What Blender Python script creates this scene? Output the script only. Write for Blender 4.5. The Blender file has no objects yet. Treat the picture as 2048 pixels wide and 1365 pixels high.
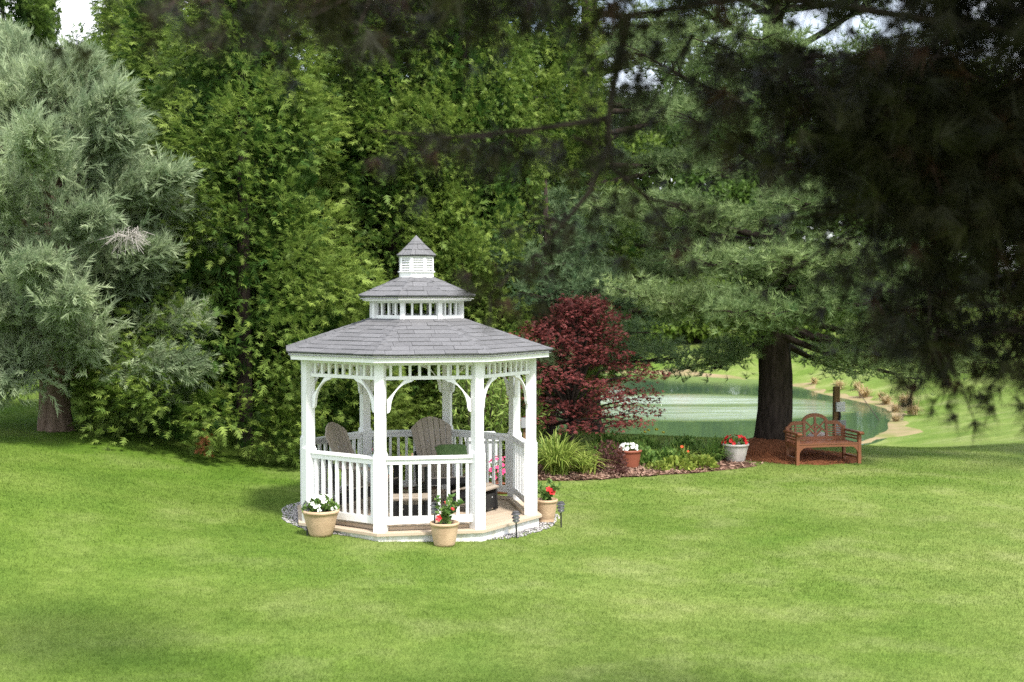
import bpy, math, random
import numpy as np
R = math.radians
random.seed(7)
rng = np.random.default_rng(11)
S = bpy.context.scene
COL = S.collection

# ------------------------------------------------------------------ camera, sky, sun, exposure
cam_d = bpy.data.cameras.new('camera')
cam = bpy.data.objects.new('camera', cam_d)
COL.objects.link(cam)
cam.location = (0, 0, 3.19)
cam.rotation_euler = (R(90 - 2.41), 0, 0)
cam_d.sensor_width = 36
cam_d.lens = 44.23
cam_d.clip_end = 2000
cam_d.dof.use_dof = True
cam_d.dof.focus_distance = 17.5
cam_d.dof.aperture_fstop = 1.7
S.camera = cam

SUN = np.array([0.30, -0.50, 0.81]); SUN /= np.linalg.norm(SUN)
W = bpy.data.worlds.new('World'); S.world = W; W.use_nodes = True
nt = W.node_tree; nt.nodes.clear()
sky = nt.nodes.new('ShaderNodeTexSky'); sky.sky_type = 'NISHITA'; sky.sun_disc = False
sky.sun_elevation = math.asin(SUN[2]); sky.sun_rotation = math.atan2(SUN[0], SUN[1])
sky.air_density = 1.0; sky.dust_density = 2.0; sky.ozone_density = 1.0
tc = nt.nodes.new('ShaderNodeTexCoord')
cn = nt.nodes.new('ShaderNodeTexNoise'); cn.inputs['Scale'].default_value = 2.6; cn.inputs['Detail'].default_value = 6
cr = nt.nodes.new('ShaderNodeValToRGB'); cr.color_ramp.elements[0].position = .36; cr.color_ramp.elements[1].position = .62
cmx = nt.nodes.new('ShaderNodeMixRGB'); cmx.inputs['Color2'].default_value = (9.0, 9.2, 9.8, 1)
bg = nt.nodes.new('ShaderNodeBackground'); bg.inputs['Strength'].default_value = .15
wo = nt.nodes.new('ShaderNodeOutputWorld')
nt.links.new(tc.outputs['Generated'], cn.inputs['Vector']); nt.links.new(cn.outputs['Fac'], cr.inputs['Fac'])
nt.links.new(cr.outputs['Color'], cmx.inputs['Fac']); nt.links.new(sky.outputs['Color'], cmx.inputs['Color1'])
nt.links.new(cmx.outputs['Color'], bg.inputs['Color']); nt.links.new(bg.outputs['Background'], wo.inputs['Surface'])

sl = bpy.data.lights.new('sun', 'SUN'); sl.energy = 3.5; sl.angle = R(7); sl.color = (1, .95, .87)
so = bpy.data.objects.new('sun', sl); COL.objects.link(so)
from mathutils import Vector, Matrix
so.rotation_euler = Vector(SUN.tolist()).to_track_quat('Z', 'Y').to_euler()

S.view_settings.view_transform = 'Standard'; S.view_settings.look = 'None'
S.view_settings.exposure = 0.88; S.view_settings.gamma = 1
S.view_settings.use_curve_mapping = False
S.render.engine = 'CYCLES'
S.cycles.max_bounces = 5; S.cycles.diffuse_bounces = 3; S.cycles.glossy_bounces = 2
S.cycles.transmission_bounces = 4; S.cycles.transparent_max_bounces = 4
S.cycles.sample_clamp_indirect = 2.5
S.cycles.use_denoising = False
try: S.cycles.sampling_pattern = 'BLUE_NOISE'
except Exception: pass

# ------------------------------------------------------------------ materials
def N(m, t): return m.node_tree.nodes.new(t)
def L(m, a, b): m.node_tree.links.new(a, b)
def newmat(name):
    m = bpy.data.materials.new(name); m.use_nodes = True
    b = m.node_tree.nodes['Principled BSDF']
    return m, b
def ramp(m, fac, stops):
    r = N(m, 'ShaderNodeValToRGB'); e = r.color_ramp.elements
    while len(e) < len(stops): e.new(.5)
    for i, (p, c) in enumerate(stops):
        e[i].position = p; e[i].color = (*c, 1)
    L(m, fac, r.inputs['Fac']); return r.outputs['Color']
def noise(m, scale, detail=4, world=True, rough=.55, vec=None):
    n = N(m, 'ShaderNodeTexNoise'); n.inputs['Scale'].default_value = scale
    n.inputs['Detail'].default_value = detail; n.inputs['Roughness'].default_value = rough
    if vec is None:
        if world:
            g = N(m, 'ShaderNodeNewGeometry'); vec = g.outputs['Position']
        else:
            g = N(m, 'ShaderNodeTexCoord'); vec = g.outputs['Object']
    L(m, vec, n.inputs['Vector']); return n.outputs['Fac']
def mixc(m, fac, a, b, mode='MIX'):
    x = N(m, 'ShaderNodeMixRGB'); x.blend_type = mode
    for s, v in (('Fac', fac), ('Color1', a), ('Color2', b)):
        if isinstance(v, (int, float)): x.inputs[s].default_value = v
        elif isinstance(v, tuple): x.inputs[s].default_value = (*v, 1)
        else: L(m, v, x.inputs[s])
    return x.outputs['Color']
def bump(m, b, h, strength=.4, dist=.01):
    n = N(m, 'ShaderNodeBump'); n.inputs['Strength'].default_value = strength; n.inputs['Distance'].default_value = dist
    L(m, h, n.inputs['Height']); L(m, n.outputs['Normal'], b.inputs['Normal']); return n
def solid(name, c0, c1=None, rough=.6, scale=8, bumpy=0, spec=.4, obj_rand=0, bscale=None, stretch=None):
    m, b = newmat(name)
    c1 = c1 or tuple(v * .8 for v in c0)
    vec = None
    if stretch:
        g = N(m, 'ShaderNodeTexCoord'); mp = N(m, 'ShaderNodeMapping'); mp.inputs['Scale'].default_value = stretch
        L(m, g.outputs['Object'], mp.inputs['Vector']); vec = mp.outputs['Vector']
    f = noise(m, scale, 5, vec=vec, world=vec is None)
    c = ramp(m, f, [(.32, c0), (.68, c1)])
    if obj_rand:
        oi = N(m, 'ShaderNodeObjectInfo')
        rr = ramp(m, oi.outputs['Random'], [(0, (1 - obj_rand,) * 3), (1, (1 + obj_rand,) * 3)])
        c = mixc(m, 1.0, c, rr, 'MULTIPLY')
    L(m, c, b.inputs['Base Color'])
    b.inputs['Roughness'].default_value = rough; b.inputs['Specular IOR Level'].default_value = spec
    if bumpy: bump(m, b, noise(m, bscale or scale * 5, 4, vec=vec, world=vec is None), bumpy, .02)
    return m
def leafmat(name, c0, c1, trans=.3, rough=.55, spec=.25, big=None):
    m, b = newmat(name)
    a = N(m, 'ShaderNodeAttribute'); a.attribute_name = 'tint'
    c = ramp(m, a.outputs['Fac'], [(0, c0), (1, c1)])
    f = noise(m, big or .9, 3)
    k = ramp(m, f, [(.3, (.78, .8, .78)), (.7, (1.18, 1.15, 1.1))])
    c = mixc(m, 1.0, c, k, 'MULTIPLY')
    L(m, c, b.inputs['Base Color']); b.inputs['Roughness'].default_value = rough
    b.inputs['Specular IOR Level'].default_value = spec
    t = N(m, 'ShaderNodeBsdfTranslucent'); L(m, c, t.inputs['Color'])
    mx = N(m, 'ShaderNodeMixShader'); mx.inputs['Fac'].default_value = trans
    L(m, b.outputs['BSDF'], mx.inputs[1]); L(m, t.outputs['BSDF'], mx.inputs[2])
    L(m, mx.outputs['Shader'], m.node_tree.nodes['Material Output'].inputs['Surface'])
    return m

def lawn_color(m):
    big = noise(m, .22, 3); mid = noise(m, .8, 5, rough=.6); fine = noise(m, 6, 5, rough=.7)
    c = ramp(m, big, [(.38, (.125, .215, .034)), (.62, (.25, .31, .10))])
    c2 = ramp(m, mid, [(.3, (.115, .215, .032)), (.5, (.20, .285, .065)), (.68, (.34, .38, .17))])
    c = mixc(m, .5, c, c2); c = mixc(m, 1.0, c, (.86, .845, .82), 'MULTIPLY')
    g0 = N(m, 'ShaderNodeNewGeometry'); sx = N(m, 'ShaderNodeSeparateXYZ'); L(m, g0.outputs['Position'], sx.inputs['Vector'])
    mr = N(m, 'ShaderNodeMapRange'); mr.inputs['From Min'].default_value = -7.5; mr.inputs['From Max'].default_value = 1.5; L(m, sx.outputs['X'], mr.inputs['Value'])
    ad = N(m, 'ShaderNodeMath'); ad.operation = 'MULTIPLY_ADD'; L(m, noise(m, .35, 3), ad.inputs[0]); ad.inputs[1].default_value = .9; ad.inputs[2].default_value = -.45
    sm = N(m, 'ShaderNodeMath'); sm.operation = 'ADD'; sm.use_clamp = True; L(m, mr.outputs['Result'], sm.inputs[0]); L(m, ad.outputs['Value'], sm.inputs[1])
    c = mixc(m, 1.0, c, ramp(m, sm.outputs['Value'], [(0, (.66, .79, .46)), (1, (1, 1, 1))]), 'MULTIPLY')  # left turf greener, with that side's soft shade put into its colour
    w = N(m, 'ShaderNodeTexWave'); w.inputs['Scale'].default_value = .16; w.inputs['Distortion'].default_value = 3.5; w.inputs['Detail'].default_value = 2; w.inputs['Detail Scale'].default_value = .5
    w.bands_direction = 'Y'; g = N(m, 'ShaderNodeNewGeometry'); L(m, g.outputs['Position'], w.inputs['Vector'])
    c = mixc(m, 1.0, c, ramp(m, w.outputs['Fac'], [(.2, (.95, .965, .93)), (.8, (1.04, 1.03, 1.05))]), 'MULTIPLY')
    k = ramp(m, fine, [(.3, (.77, .81, .73)), (.7, (1.19, 1.16, 1.2))])
    return mixc(m, 1.0, c, k, 'MULTIPLY')

def m_lawn():
    m, b = newmat('lawn_turf')
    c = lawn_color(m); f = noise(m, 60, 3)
    k = ramp(m, f, [(.3, (.7, .7, .65)), (.7, (1.1, 1.1, 1.05))])
    L(m, mixc(m, 1.0, c, k, 'MULTIPLY'), b.inputs['Base Color']); b.inputs['Roughness'].default_value = .9
    b.inputs['Specular IOR Level'].default_value = .1
    bump(m, b, noise(m, 45, 3), .6, .03)
    return m
def m_blade():
    m, b = newmat('grass_blade')
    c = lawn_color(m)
    a = N(m, 'ShaderNodeAttribute'); a.attribute_name = 'tint'
    k = ramp(m, a.outputs['Fac'], [(0, (.84, .88, .76)), (.8, (1.16, 1.15, 1.08)), (1, (1.5, 1.4, 1.4))])
    c = mixc(m, 1.0, c, k, 'MULTIPLY')
    L(m, c, b.inputs['Base Color']); b.inputs['Roughness'].default_value = .6; b.inputs['Specular IOR Level'].default_value = .2
    t = N(m, 'ShaderNodeBsdfTranslucent'); L(m, c, t.inputs['Color'])
    mx = N(m, 'ShaderNodeMixShader'); mx.inputs['Fac'].default_value = .35
    L(m, b.outputs['BSDF'], mx.inputs[1]); L(m, t.outputs['BSDF'], mx.inputs[2])
    L(m, mx.outputs['Shader'], m.node_tree.nodes['Material Output'].inputs['Surface'])
    return m

M = {}
def m_white():
    m, b = newmat('white_vinyl')
    c = ramp(m, noise(m, 2.5, 5), [(.32, (.80, .80, .80)), (.68, (.75, .755, .76))])
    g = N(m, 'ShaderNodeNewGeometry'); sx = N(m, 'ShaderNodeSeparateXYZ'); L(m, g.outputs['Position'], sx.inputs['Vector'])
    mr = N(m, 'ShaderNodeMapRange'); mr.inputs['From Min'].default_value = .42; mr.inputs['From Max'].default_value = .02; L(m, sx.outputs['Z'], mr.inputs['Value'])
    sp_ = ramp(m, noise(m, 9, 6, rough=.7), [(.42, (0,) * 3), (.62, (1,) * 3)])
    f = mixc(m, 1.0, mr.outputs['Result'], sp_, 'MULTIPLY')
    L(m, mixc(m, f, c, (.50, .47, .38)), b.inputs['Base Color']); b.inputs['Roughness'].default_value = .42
    return m
M['white'] = m_white()
M['shingle'] = solid('grey_shingle', (.172, .172, .178), (.125, .125, .131), .9, 40, .5, .2, obj_rand=.11)
M['ceil'] = solid('painted_ceiling', (.72, .72, .70), (.66, .66, .64), .6, 3)
M['deck'] = solid('tan_decking', (.46, .37, .28), (.40, .32, .24), .65, 1.0, .1, .3, obj_rand=.06, stretch=(3, 40, 40))
M['decktrim'] = solid('deck_trim', (.50, .41, .31), (.45, .36, .27), .6, 3)
M['taupe'] = solid('taupe_plank', (.36, .305, .25), (.29, .245, .20), .6, 4, .1, .3, obj_rand=.1, stretch=(30, 30, 2))
M['black'] = solid('black_frame', (.018, .018, .02), (.025, .024, .024), .45, 6)
M['bolt'] = solid('steel_bolt', (.5, .5, .5), (.45, .45, .45), .35, 6)
M['teak'] = solid('teak_wood', (.23, .088, .040), (.155, .056, .026), .5, 6, .15, .4, stretch=(4, 4, 30))
M['bark'] = solid('pine_bark', (.022, .017, .014), (.058, .045, .037), .95, 5, 1.0, .1, bscale=9, stretch=(3.2, 3.2, .7))
M['barkl'] = solid('juniper_bark', (.12, .085, .06), (.20, .15, .115), .95, 5, 1.0, .1, bscale=8, stretch=(4, 4, .5))
M['twig'] = solid('twig_bark', (.05, .038, .03), (.03, .024, .02), .9, 10)
M['deadtwig'] = solid('dead_twig', (.40, .375, .34), (.31, .285, .26), .9, 10)
M['thuja'] = leafmat('arborvitae_leaf', (.052, .125, .024), (.28, .375, .082), .43)
M['thujad'] = leafmat('arborvitae_leaf_deep', (.045, .10, .022), (.18, .27, .055), .4)
M['juniper'] = leafmat('juniper_leaf', (.15, .225, .12), (.45, .53, .335), .4)
M['pine'] = leafmat('pine_needle', (.08, .15, .055), (.36, .46, .20), .42)
M['pineb'] = leafmat('pine_needle_blue', (.06, .13, .06), (.28, .38, .19), .4)
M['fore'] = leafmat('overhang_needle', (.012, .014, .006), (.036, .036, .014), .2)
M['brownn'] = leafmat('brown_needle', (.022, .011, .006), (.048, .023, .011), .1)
M['maple'] = leafmat('red_maple_leaf', (.055, .015, .016), (.26, .068, .064), .35)
M['decid'] = leafmat('broad_leaf', (.07, .13, .02), (.20, .29, .05), .4)
M['decid2'] = leafmat('broad_leaf_dark', (.045, .10, .018), (.12, .20, .04), .35)
M['strap'] = leafmat('strap_leaf', (.15, .24, .035), (.44, .52, .13), .4)
M['strapd'] = leafmat('strap_leaf_dark', (.07, .16, .03), (.24, .37, .09), .4)
M['yellowl'] = leafmat('lime_leaf', (.15, .23, .035), (.32, .38, .08), .35)
M['barb'] = leafmat('barberry_leaf', (.055, .022, .022), (.15, .07, .06), .3)
M['green'] = leafmat('potted_leaf', (.06, .14, .03), (.22, .34, .09), .3)
M['willow'] = leafmat('willow_leaf', (.10, .18, .03), (.25, .34, .08), .35)
M['deadl'] = leafmat('dead_leaf', (.18, .07, .025), (.30, .12, .05), .2)
M['reed'] = leafmat('dry_reed', (.40, .30, .15), (.62, .50, .30), .3)
M['petw'] = solid('white_petal', (.85, .85, .82), (.78, .80, .74), .5, 20)
M['petr'] = solid('red_petal', (.62, .02, .02), (.5, .012, .02), .5, 20)
M['petp'] = solid('pink_petal', (.75, .07, .24), (.65, .05, .16), .5, 20)
M['petk'] = solid('crimson_petal', (.45, .015, .05), (.35, .01, .04), .5, 20)
M['peto'] = solid('orange_petal', (.85, .14, .04), (.75, .10, .03), .5, 20)
M['pety'] = solid('yellow_petal', (.7, .6, .06), (.6, .5, .05), .5, 20)
M['tanpot'] = solid('tan_clay', (.55, .40, .26), (.41, .285, .18), .8, 6, .25, .25, bscale=60)
M['redpot'] = solid('red_clay', (.25, .075, .04), (.20, .06, .032), .6, 6, .15)
M['greypot'] = solid('grey_stone_pot', (.50, .47, .43), (.40, .375, .345), .85, 9, .3)
M['soil'] = solid('potting_soil', (.035, .024, .016), (.05, .035, .025), .95, 30, .6)
M['gravelb'] = solid('gravel_base', (.22, .21, .21), (.34, .33, .33), .95, 40, .8)
M['gravel'] = leafmat('gravel_stone', (.20, .19, .20), (.56, .54, .54), 0, .85)
M['mulch'] = solid('bark_mulch', (.075, .042, .03), (.15, .085, .06), .95, 18, .9, .1)
M['chip'] = leafmat('mulch_chip', (.11, .055, .04), (.40, .27, .21), 0, .9)
M['needle'] = solid('needle_litter', (.165, .06, .028), (.24, .098, .05), .95, 9, .9, .1)
M['needlec'] = leafmat('fallen_needle', (.16, .05, .02), (.36, .15, .07), 0, .9)
M['bank'] = solid('dry_bank', (.30, .22, .14), (.17, .18, .06), .95, 1.1, .5, .1)
M['grey'] = solid('grey_steel', (.28, .29, .30), (.24, .25, .26), .5, 5)
M['pale'] = solid('pale_plastic', (.62, .63, .65), (.56, .57, .59), .5, 4)
M['lightshade'] = solid('smoked_plastic', (.06, .06, .065), (.085, .085, .09), .35, 10)
M['lens'] = solid('frosted_lens', (.40, .42, .44), (.34, .36, .38), .25, 10)
M['post'] = solid('weathered_post', (.20, .12, .055), (.15, .09, .04), .85, 5, .3)
M['pinkstone'] = solid('pale_ornament', (.66, .55, .52), (.58, .47, .44), .7, 6)
M['cushg'] = solid('green_cushion', (.09, .16, .05), (.14, .22, .08), .9, 12)
def cush():
    m, b = newmat('blue_patterned_fabric')
    f = noise(m, 26, 2, world=False)
    L(m, ramp(m, f, [(.42, (.72, .76, .78)), (.5, (.20, .45, .55)), (.58, (.70, .74, .74))]), b.inputs['Base Color'])
    b.inputs['Roughness'].default_value = .9; return m
M['cushb'] = cush()
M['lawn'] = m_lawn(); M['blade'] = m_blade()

# ------------------------------------------------------------------ mesh helpers
def mesh_from(name, V, F, mat, tint=None, smooth=False):
    me = bpy.data.meshes.new(name)
    if isinstance(F, np.ndarray) and F.dtype != object:
        V = np.ascontiguousarray(V, dtype=np.float32); F = np.ascontiguousarray(F, dtype=np.int32)
        n = F.shape[1]
        me.vertices.add(len(V)); me.vertices.foreach_set('co', V.ravel())
        me.loops.add(F.size); me.loops.foreach_set('vertex_index', F.ravel())
        me.polygons.add(len(F))
        me.polygons.foreach_set('loop_start', np.arange(0, F.size, n, dtype=np.int32))
        me.polygons.foreach_set('loop_total', np.full(len(F), n, dtype=np.int32))
        me.update(calc_edges=True)
    else:
        me.from_pydata([tuple(map(float, v)) for v in V], [], F); me.update()
    if tint is not None:
        at = me.attributes.new('tint', 'FLOAT', 'POINT'); at.data.foreach_set('value', np.ascontiguousarray(tint, dtype=np.float32))
    if smooth: me.polygons.foreach_set('use_smooth', np.ones(len(me.polygons), dtype=bool))
    me.materials.append(mat)
    return me
def ob(name, me, parent=None, loc=(0, 0, 0), rot=(0, 0, 0), kind=None, scale=None):
    o = bpy.data.objects.new(name, me); COL.objects.link(o)
    o.location = loc; o.rotation_euler = rot
    if scale: o.scale = scale
    if parent: o.parent = parent
    if kind: o['kind'] = kind
    return o
def tag(o, label, cat, group=None):
    o['label'] = label; o['category'] = cat
    if group: o['group'] = group
    return o
def thing(name, label, cat, loc=(0, 0, 0), rz=0, group=None):
    return tag(ob(name, None, None, loc, (0, 0, rz)), label, cat, group)

class MB:
    def __init__(s): s.v = []; s.f = []
    def add(s, V, F):
        o = len(s.v); s.v += [tuple(map(float, p)) for p in V]; s.f += [tuple(int(i) + o for i in f) for f in F]; return s
    def box(s, c, d, rot=None):
        x, y, z = [k / 2 for k in d]
        P = np.array([(-x, -y, -z), (x, -y, -z), (x, y, -z), (-x, y, -z), (-x, -y, z), (x, -y, z), (x, y, z), (-x, y, z)])
        if rot is not None: P = P @ np.array(rot).T
        return s.add(P + np.array(c), [(0, 3, 2, 1), (4, 5, 6, 7), (0, 1, 5, 4), (1, 2, 6, 5), (2, 3, 7, 6), (3, 0, 4, 7)])
    def bar(s, a, b, w, t, up=(0, 0, 1)):
        a = np.array(a, float); b = np.array(b, float); y = b - a; l = np.linalg.norm(y); y /= l
        x = np.cross(y, up); x /= np.linalg.norm(x); z = np.cross(x, y)
        return s.box((a + b) / 2, (w, l, t), np.stack([x, y, z], 1))
    def prism(s, poly, y0, y1, axes='xz'):
        n = len(poly)
        if axes == 'xz': V = [(p[0], y0, p[1]) for p in poly] + [(p[0], y1, p[1]) for p in poly]
        elif axes == 'yz': V = [(y0, p[0], p[1]) for p in poly] + [(y1, p[0], p[1]) for p in poly]
        else: V = [(p[0], p[1], y0) for p in poly] + [(p[0], p[1], y1) for p in poly]
        return s.add(V, [tuple(range(n)), tuple(range(2 * n - 1, n - 1, -1))] + [(i, i + n, (i + 1) % n + n, (i + 1) % n) for i in range(n)])
    def lathe(s, prof, n=24, fn=None, cap=True):
        V = []; F = []
        for r, z in prof:
            for i in range(n):
                a = 2 * math.pi * i / n; rr = fn(r, z, a) if fn else r
                V.append((rr * math.cos(a), rr * math.sin(a), z))
        for j in range(len(prof) - 1):
            for i in range(n): F.append((j * n + i, j * n + (i + 1) % n, (j + 1) * n + (i + 1) % n, (j + 1) * n + i))
        if cap: F.append(tuple(range(n - 1, -1, -1))); F.append(tuple((len(prof) - 1) * n + i for i in range(n)))
        return s.add(V, F)
    def tube(s, pts, rad, n=8):
        pts = [np.array(p, float) for p in pts]; V = []; F = []
        for i, p in enumerate(pts):
            d = pts[min(i + 1, len(pts) - 1)] - pts[max(i - 1, 0)]; d /= np.linalg.norm(d) + 1e-9
            u = np.array((1., 0, 0)) if abs(d[0]) < .8 else np.array((0, 1., 0))
            x = np.cross(d, u); x /= np.linalg.norm(x); y = np.cross(d, x)
            for k in range(n):
                a = 2 * math.pi * k / n; V.append(p + rad[i] * (math.cos(a) * x + math.sin(a) * y))
        for j in range(len(pts) - 1):
            for k in range(n): F.append((j * n + k, j * n + (k + 1) % n, (j + 1) * n + (k + 1) % n, (j + 1) * n + k))
        F.append(tuple(range(n))); F.append(tuple((len(pts) - 1) * n + k for k in range(n - 1, -1, -1)))
        return s.add(V, F)
    def mesh(s, name, mat, smooth=False): return mesh_from(name, s.v, s.f, mat, smooth=smooth)
    def ob(s, name, mat, parent=None, loc=(0, 0, 0), rot=(0, 0, 0), smooth=False, kind=None):
        return ob(name, s.mesh(name, mat, smooth), parent, loc, rot, kind)

# ---- foliage instancing into one mesh
def nrm(a): return a / (np.linalg.norm(a, axis=-1, keepdims=True) + 1e-9)
def basis(d, roll):
    d = nrm(d); up = np.tile(np.array([0., 0, 1]), (len(d), 1))
    bad = np.abs(d[:, 2]) > .95; up[bad] = (1, 0, 0)
    x = nrm(np.cross(d, up)); z = np.cross(x, d)
    c, s = np.cos(roll)[:, None], np.sin(roll)[:, None]
    return np.stack([c * x + s * z, d, -s * x + c * z], 2)     # columns: x, y(axis), z
def scatter(tv, tf, pos, d, size, roll=None, tint=None):
    n = len(pos)
    if roll is None: roll = rng.uniform(-3.14, 3.14, n)
    B = basis(d, roll)
    V = np.einsum('nij,kj->nki', B, tv) * np.asarray(size).reshape(-1, 1, 1) + pos[:, None, :]
    F = (tf[None] + (np.arange(n) * len(tv))[:, None, None]).reshape(-1, 3)
    if tint is None: tint = rng.random(n)
    return V.reshape(-1, 3), F, np.repeat(np.clip(tint, 0, 1), len(tv))
class Fol:
    def __init__(s): s.V = []; s.F = []; s.T = []; s.n = 0
    def add(s, V, F, T):
        s.V.append(V); s.F.append(F + s.n); s.T.append(T); s.n += len(V); return s
    def mesh(s, name, mat): return mesh_from(name, np.concatenate(s.V), np.concatenate(s.F), mat, np.concatenate(s.T))

def tri_blades(dirs, base, length, width, bend=0.):
    """single-triangle leaflets in the template's own space"""
    V = []; F = []
    for d, b, l, w in zip(dirs, base, length, width):
        d = np.array(d, float); d /= np.linalg.norm(d); b = np.array(b, float)
        s = np.cross(d, (0, 0, 1)); 
        if np.linalg.norm(s) < .1: s = np.array((1., 0, 0))
        s /= np.linalg.norm(s); k = len(V)
        V += [b - s * w / 2, b + s * w / 2, b + d * l]; F.append((k, k + 1, k + 2))
    return np.array(V), np.array(F)
r0 = np.random.default_rng(3)
# arborvitae spray: flat fan of scaly fingers
bd, bb, bl = [(0, 1, 0)], [(0, .3, 0)], [.7]
for i in range(12):
    t = i / 12; sg = 1 if i % 2 else -1; a = math.radians(62 - 30 * t)
    bd.append((sg * math.sin(a), math.cos(a), .35 * math.sin(2.3 * i))); bb.append((0, .05 + .72 * t, .04 * math.sin(i))); bl.append(.52 - .26 * t)
SPRAY = tri_blades(bd, bb, bl, [.115] * 13)
# juniper plume: fine thread leaflets along a curved axis
bd, bb = [], []
for i in range(27):
    t = i / 27; a = r0.uniform(0, 6.28); o = .75 * (1 - .3 * t)
    bd.append((math.cos(a) * o, 1, math.sin(a) * o + .15)); bb.append((.1 * math.sin(5 * t), t * .8, .14 * t * t))
PLUME = tri_blades(bd, bb, [r0.uniform(.2, .42) for i in range(27)], [.046] * 27)
# pine tuft
bd = []
for i in range(18):
    a = 2.4 * i; th = math.radians(18 + 62 * ((i * 7) % 18) / 18)
    bd.append((math.sin(th) * math.cos(a), math.cos(th), math.sin(th) * math.sin(a)))
TUFT = tri_blades(bd, [(0, 0, 0)] * 18, [.8 + .2 * r0.random() for _ in bd], [.06] * 18)
bd = []
for i in range(34):
    a = 2.4 * i; th = math.radians(10 + 70 * r0.random())
    bd.append((math.sin(th) * math.cos(a), math.cos(th), math.sin(th) * math.sin(a)))
TUFTF = tri_blades(bd, [(0, .25 * r0.random(), 0) for _ in bd], [.7 + .3 * r0.random() for _ in bd], [.03] * 34)
# palmate leaf (three blades), broad leaf (folded diamond), strap
MLEAF = tri_blades([(0, 1, 0), (.8, .7, -.15), (-.8, .7, -.15)], [(0, 0, 0)] * 3, [1, .8, .8], [.34] * 3)
BLEAF = (np.array([(0, 0, 0), (.36, .45, .1), (0, 1, -.08), (-.36, .45, .1)]), np.array([(0, 1, 2), (0, 2, 3)]))
DIAM = (np.array([(0, 0, 0), (.12, .45, .05), (0, 1, -.1), (-.12, .45, .05)]), np.array([(0, 1, 2), (0, 2, 3)]))

# ------------------------------------------------------------------ terrain
def sst(a, b, x):
    t = np.clip((x - a) / (b - a), 0, 1); return t * t * (3 - 2 * t)
PX, PY, PRX, PRY, WZ = 5.2, 50., 8.7, 15., -1.27
def pond_e(x, y):
    th = np.arctan2((y - PY) / PRY, (x - PX) / PRX)
    return np.hypot((x - PX) / PRX, (y - PY) / PRY) * (1 + .05 * np.sin(3 * th + 1) + .03 * np.sin(7 * th))
def T(x, y):
    x = np.asarray(x, float); y = np.asarray(y, float)
    base = -.49 * np.tanh(x / 14) + 4.6 * sst(69, 120, y) + .02 * np.sin(x * .9 + y * .5) * np.cos(y * .7)
    base = base + .9 * sst(17, 32, x) * sst(28, 55, y) + .50 * sst(3.5, 8.0, -x)
    e = pond_e(x, y)
    z = -1.3 + (base + 1.3) * sst(.97, 1.62, e)
    return np.where(e < 1, z - 1.3 * np.clip(1 - e, 0, 1), z)
def Tz(x, y): return float(T(x, y))

def grid_mesh(name, xs, ys, zf, mat):
    X, Y = np.meshgrid(xs, ys); Z = zf(X, Y)
    V = np.stack([X, Y, Z], -1).reshape(-1, 3); nx = len(xs)
    i = np.arange((len(ys) - 1) * nx).reshape(len(ys) - 1, nx)[:, :-1].ravel()
    F = np.stack([i, i + 1, i + 1 + nx, i + nx], 1)
    return mesh_from(name, V, F, mat, smooth=True)
xs = np.concatenate([[-500, -250, -140, -90, -60, -45], np.arange(-36, 40, .4), [45, 60, 90, 140, 250, 500]])
ys = np.concatenate([[-60, -20, 0, 4], np.arange(6, 82, .4), [86, 92, 100, 112, 130, 160, 220, 350, 700]])
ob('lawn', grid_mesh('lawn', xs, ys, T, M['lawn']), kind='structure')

def polar_sheet(name, cx, cy, rf, mat, off, mound=0, n=64, rings=8, zf=None, inner=0.):
    th = np.linspace(0, 2 * np.pi, n, endpoint=False); V = []; F = []
    for j in range(rings + 1):
        t = inner + (1 - inner) * j / rings
        x = cx + rf(th) * np.cos(th) * t; y = cy + rf(th) * np.sin(th) * t
        z = (zf(x, y) if zf else T(x, y)) + off * (1 if j < rings else -1.0) + mound * (1 - t ** 2)
        V.append(np.stack([x, y, z], 1))
    V = np.concatenate(V)
    for j in range(rings):
        for k in range(n): F.append((j * n + k, (j + 1) * n + k, (j + 1) * n + (k + 1) % n, j * n + (k + 1) % n))
    return mesh_from(name, V, np.array(F), mat, smooth=True)

# pond water, bank
def m_water():
    m, b = newmat('pond_water')
    b.inputs['Base Color'].default_value = (.035, .075, .04, 1); b.inputs['Roughness'].default_value = .04
    b.inputs['IOR'].default_value = 1.33
    g = N(m, 'ShaderNodeNewGeometry')
    mp = N(m, 'ShaderNodeMapping'); mp.inputs['Scale'].default_value = (.7, 1.5, 1); L(m, g.outputs['Position'], mp.inputs['Vector'])
    f = noise(m, 1.6, 5, vec=mp.outputs['Vector'])
    # the aerator's churned ring
    mp2 = N(m, 'ShaderNodeMapping'); mp2.inputs['Location'].default_value = (-6.2 / 9., -47.5 / 7.5, 0); mp2.inputs['Scale'].default_value = (1 / 9., 1 / 7.5, 0)
    L(m, g.outputs['Position'], mp2.inputs['Vector'])
    gr = N(m, 'ShaderNodeTexGradient'); gr.gradient_type = 'SPHERICAL'; L(m, mp2.outputs['Vector'], gr.inputs['Vector'])
    st = ramp(m, gr.outputs['Fac'], [(.0, (.012,) * 3), (.24, (.03,) * 3), (.36, (.8,) * 3), (.6, (1,) * 3)])
    bn = bump(m, b, f, .2, .35); L(m, st, bn.inputs['Strength'])
    mp3 = N(m, 'ShaderNodeMapping'); mp3.inputs['Scale'].default_value = (.10, .8, 1); L(m, g.outputs['Position'], mp3.inputs['Vector'])
    streak = ramp(m, noise(m, 1.0, 5, vec=mp3.outputs['Vector']), [(.38, (0,) * 3), (.62, (1,) * 3)])
    foam_glare = mixc(m, 1.0, ramp(m, gr.outputs['Fac'], [(.28, (0,) * 3), (.5, (1,) * 3)]), streak, 'MULTIPLY')  # foam and the sky's pale glare on ripples, put into the water colour
    L(m, mixc(m, foam_glare, (.055, .10, .055), (.30, .36, .345)), b.inputs['Base Color'])
    return m
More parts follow.
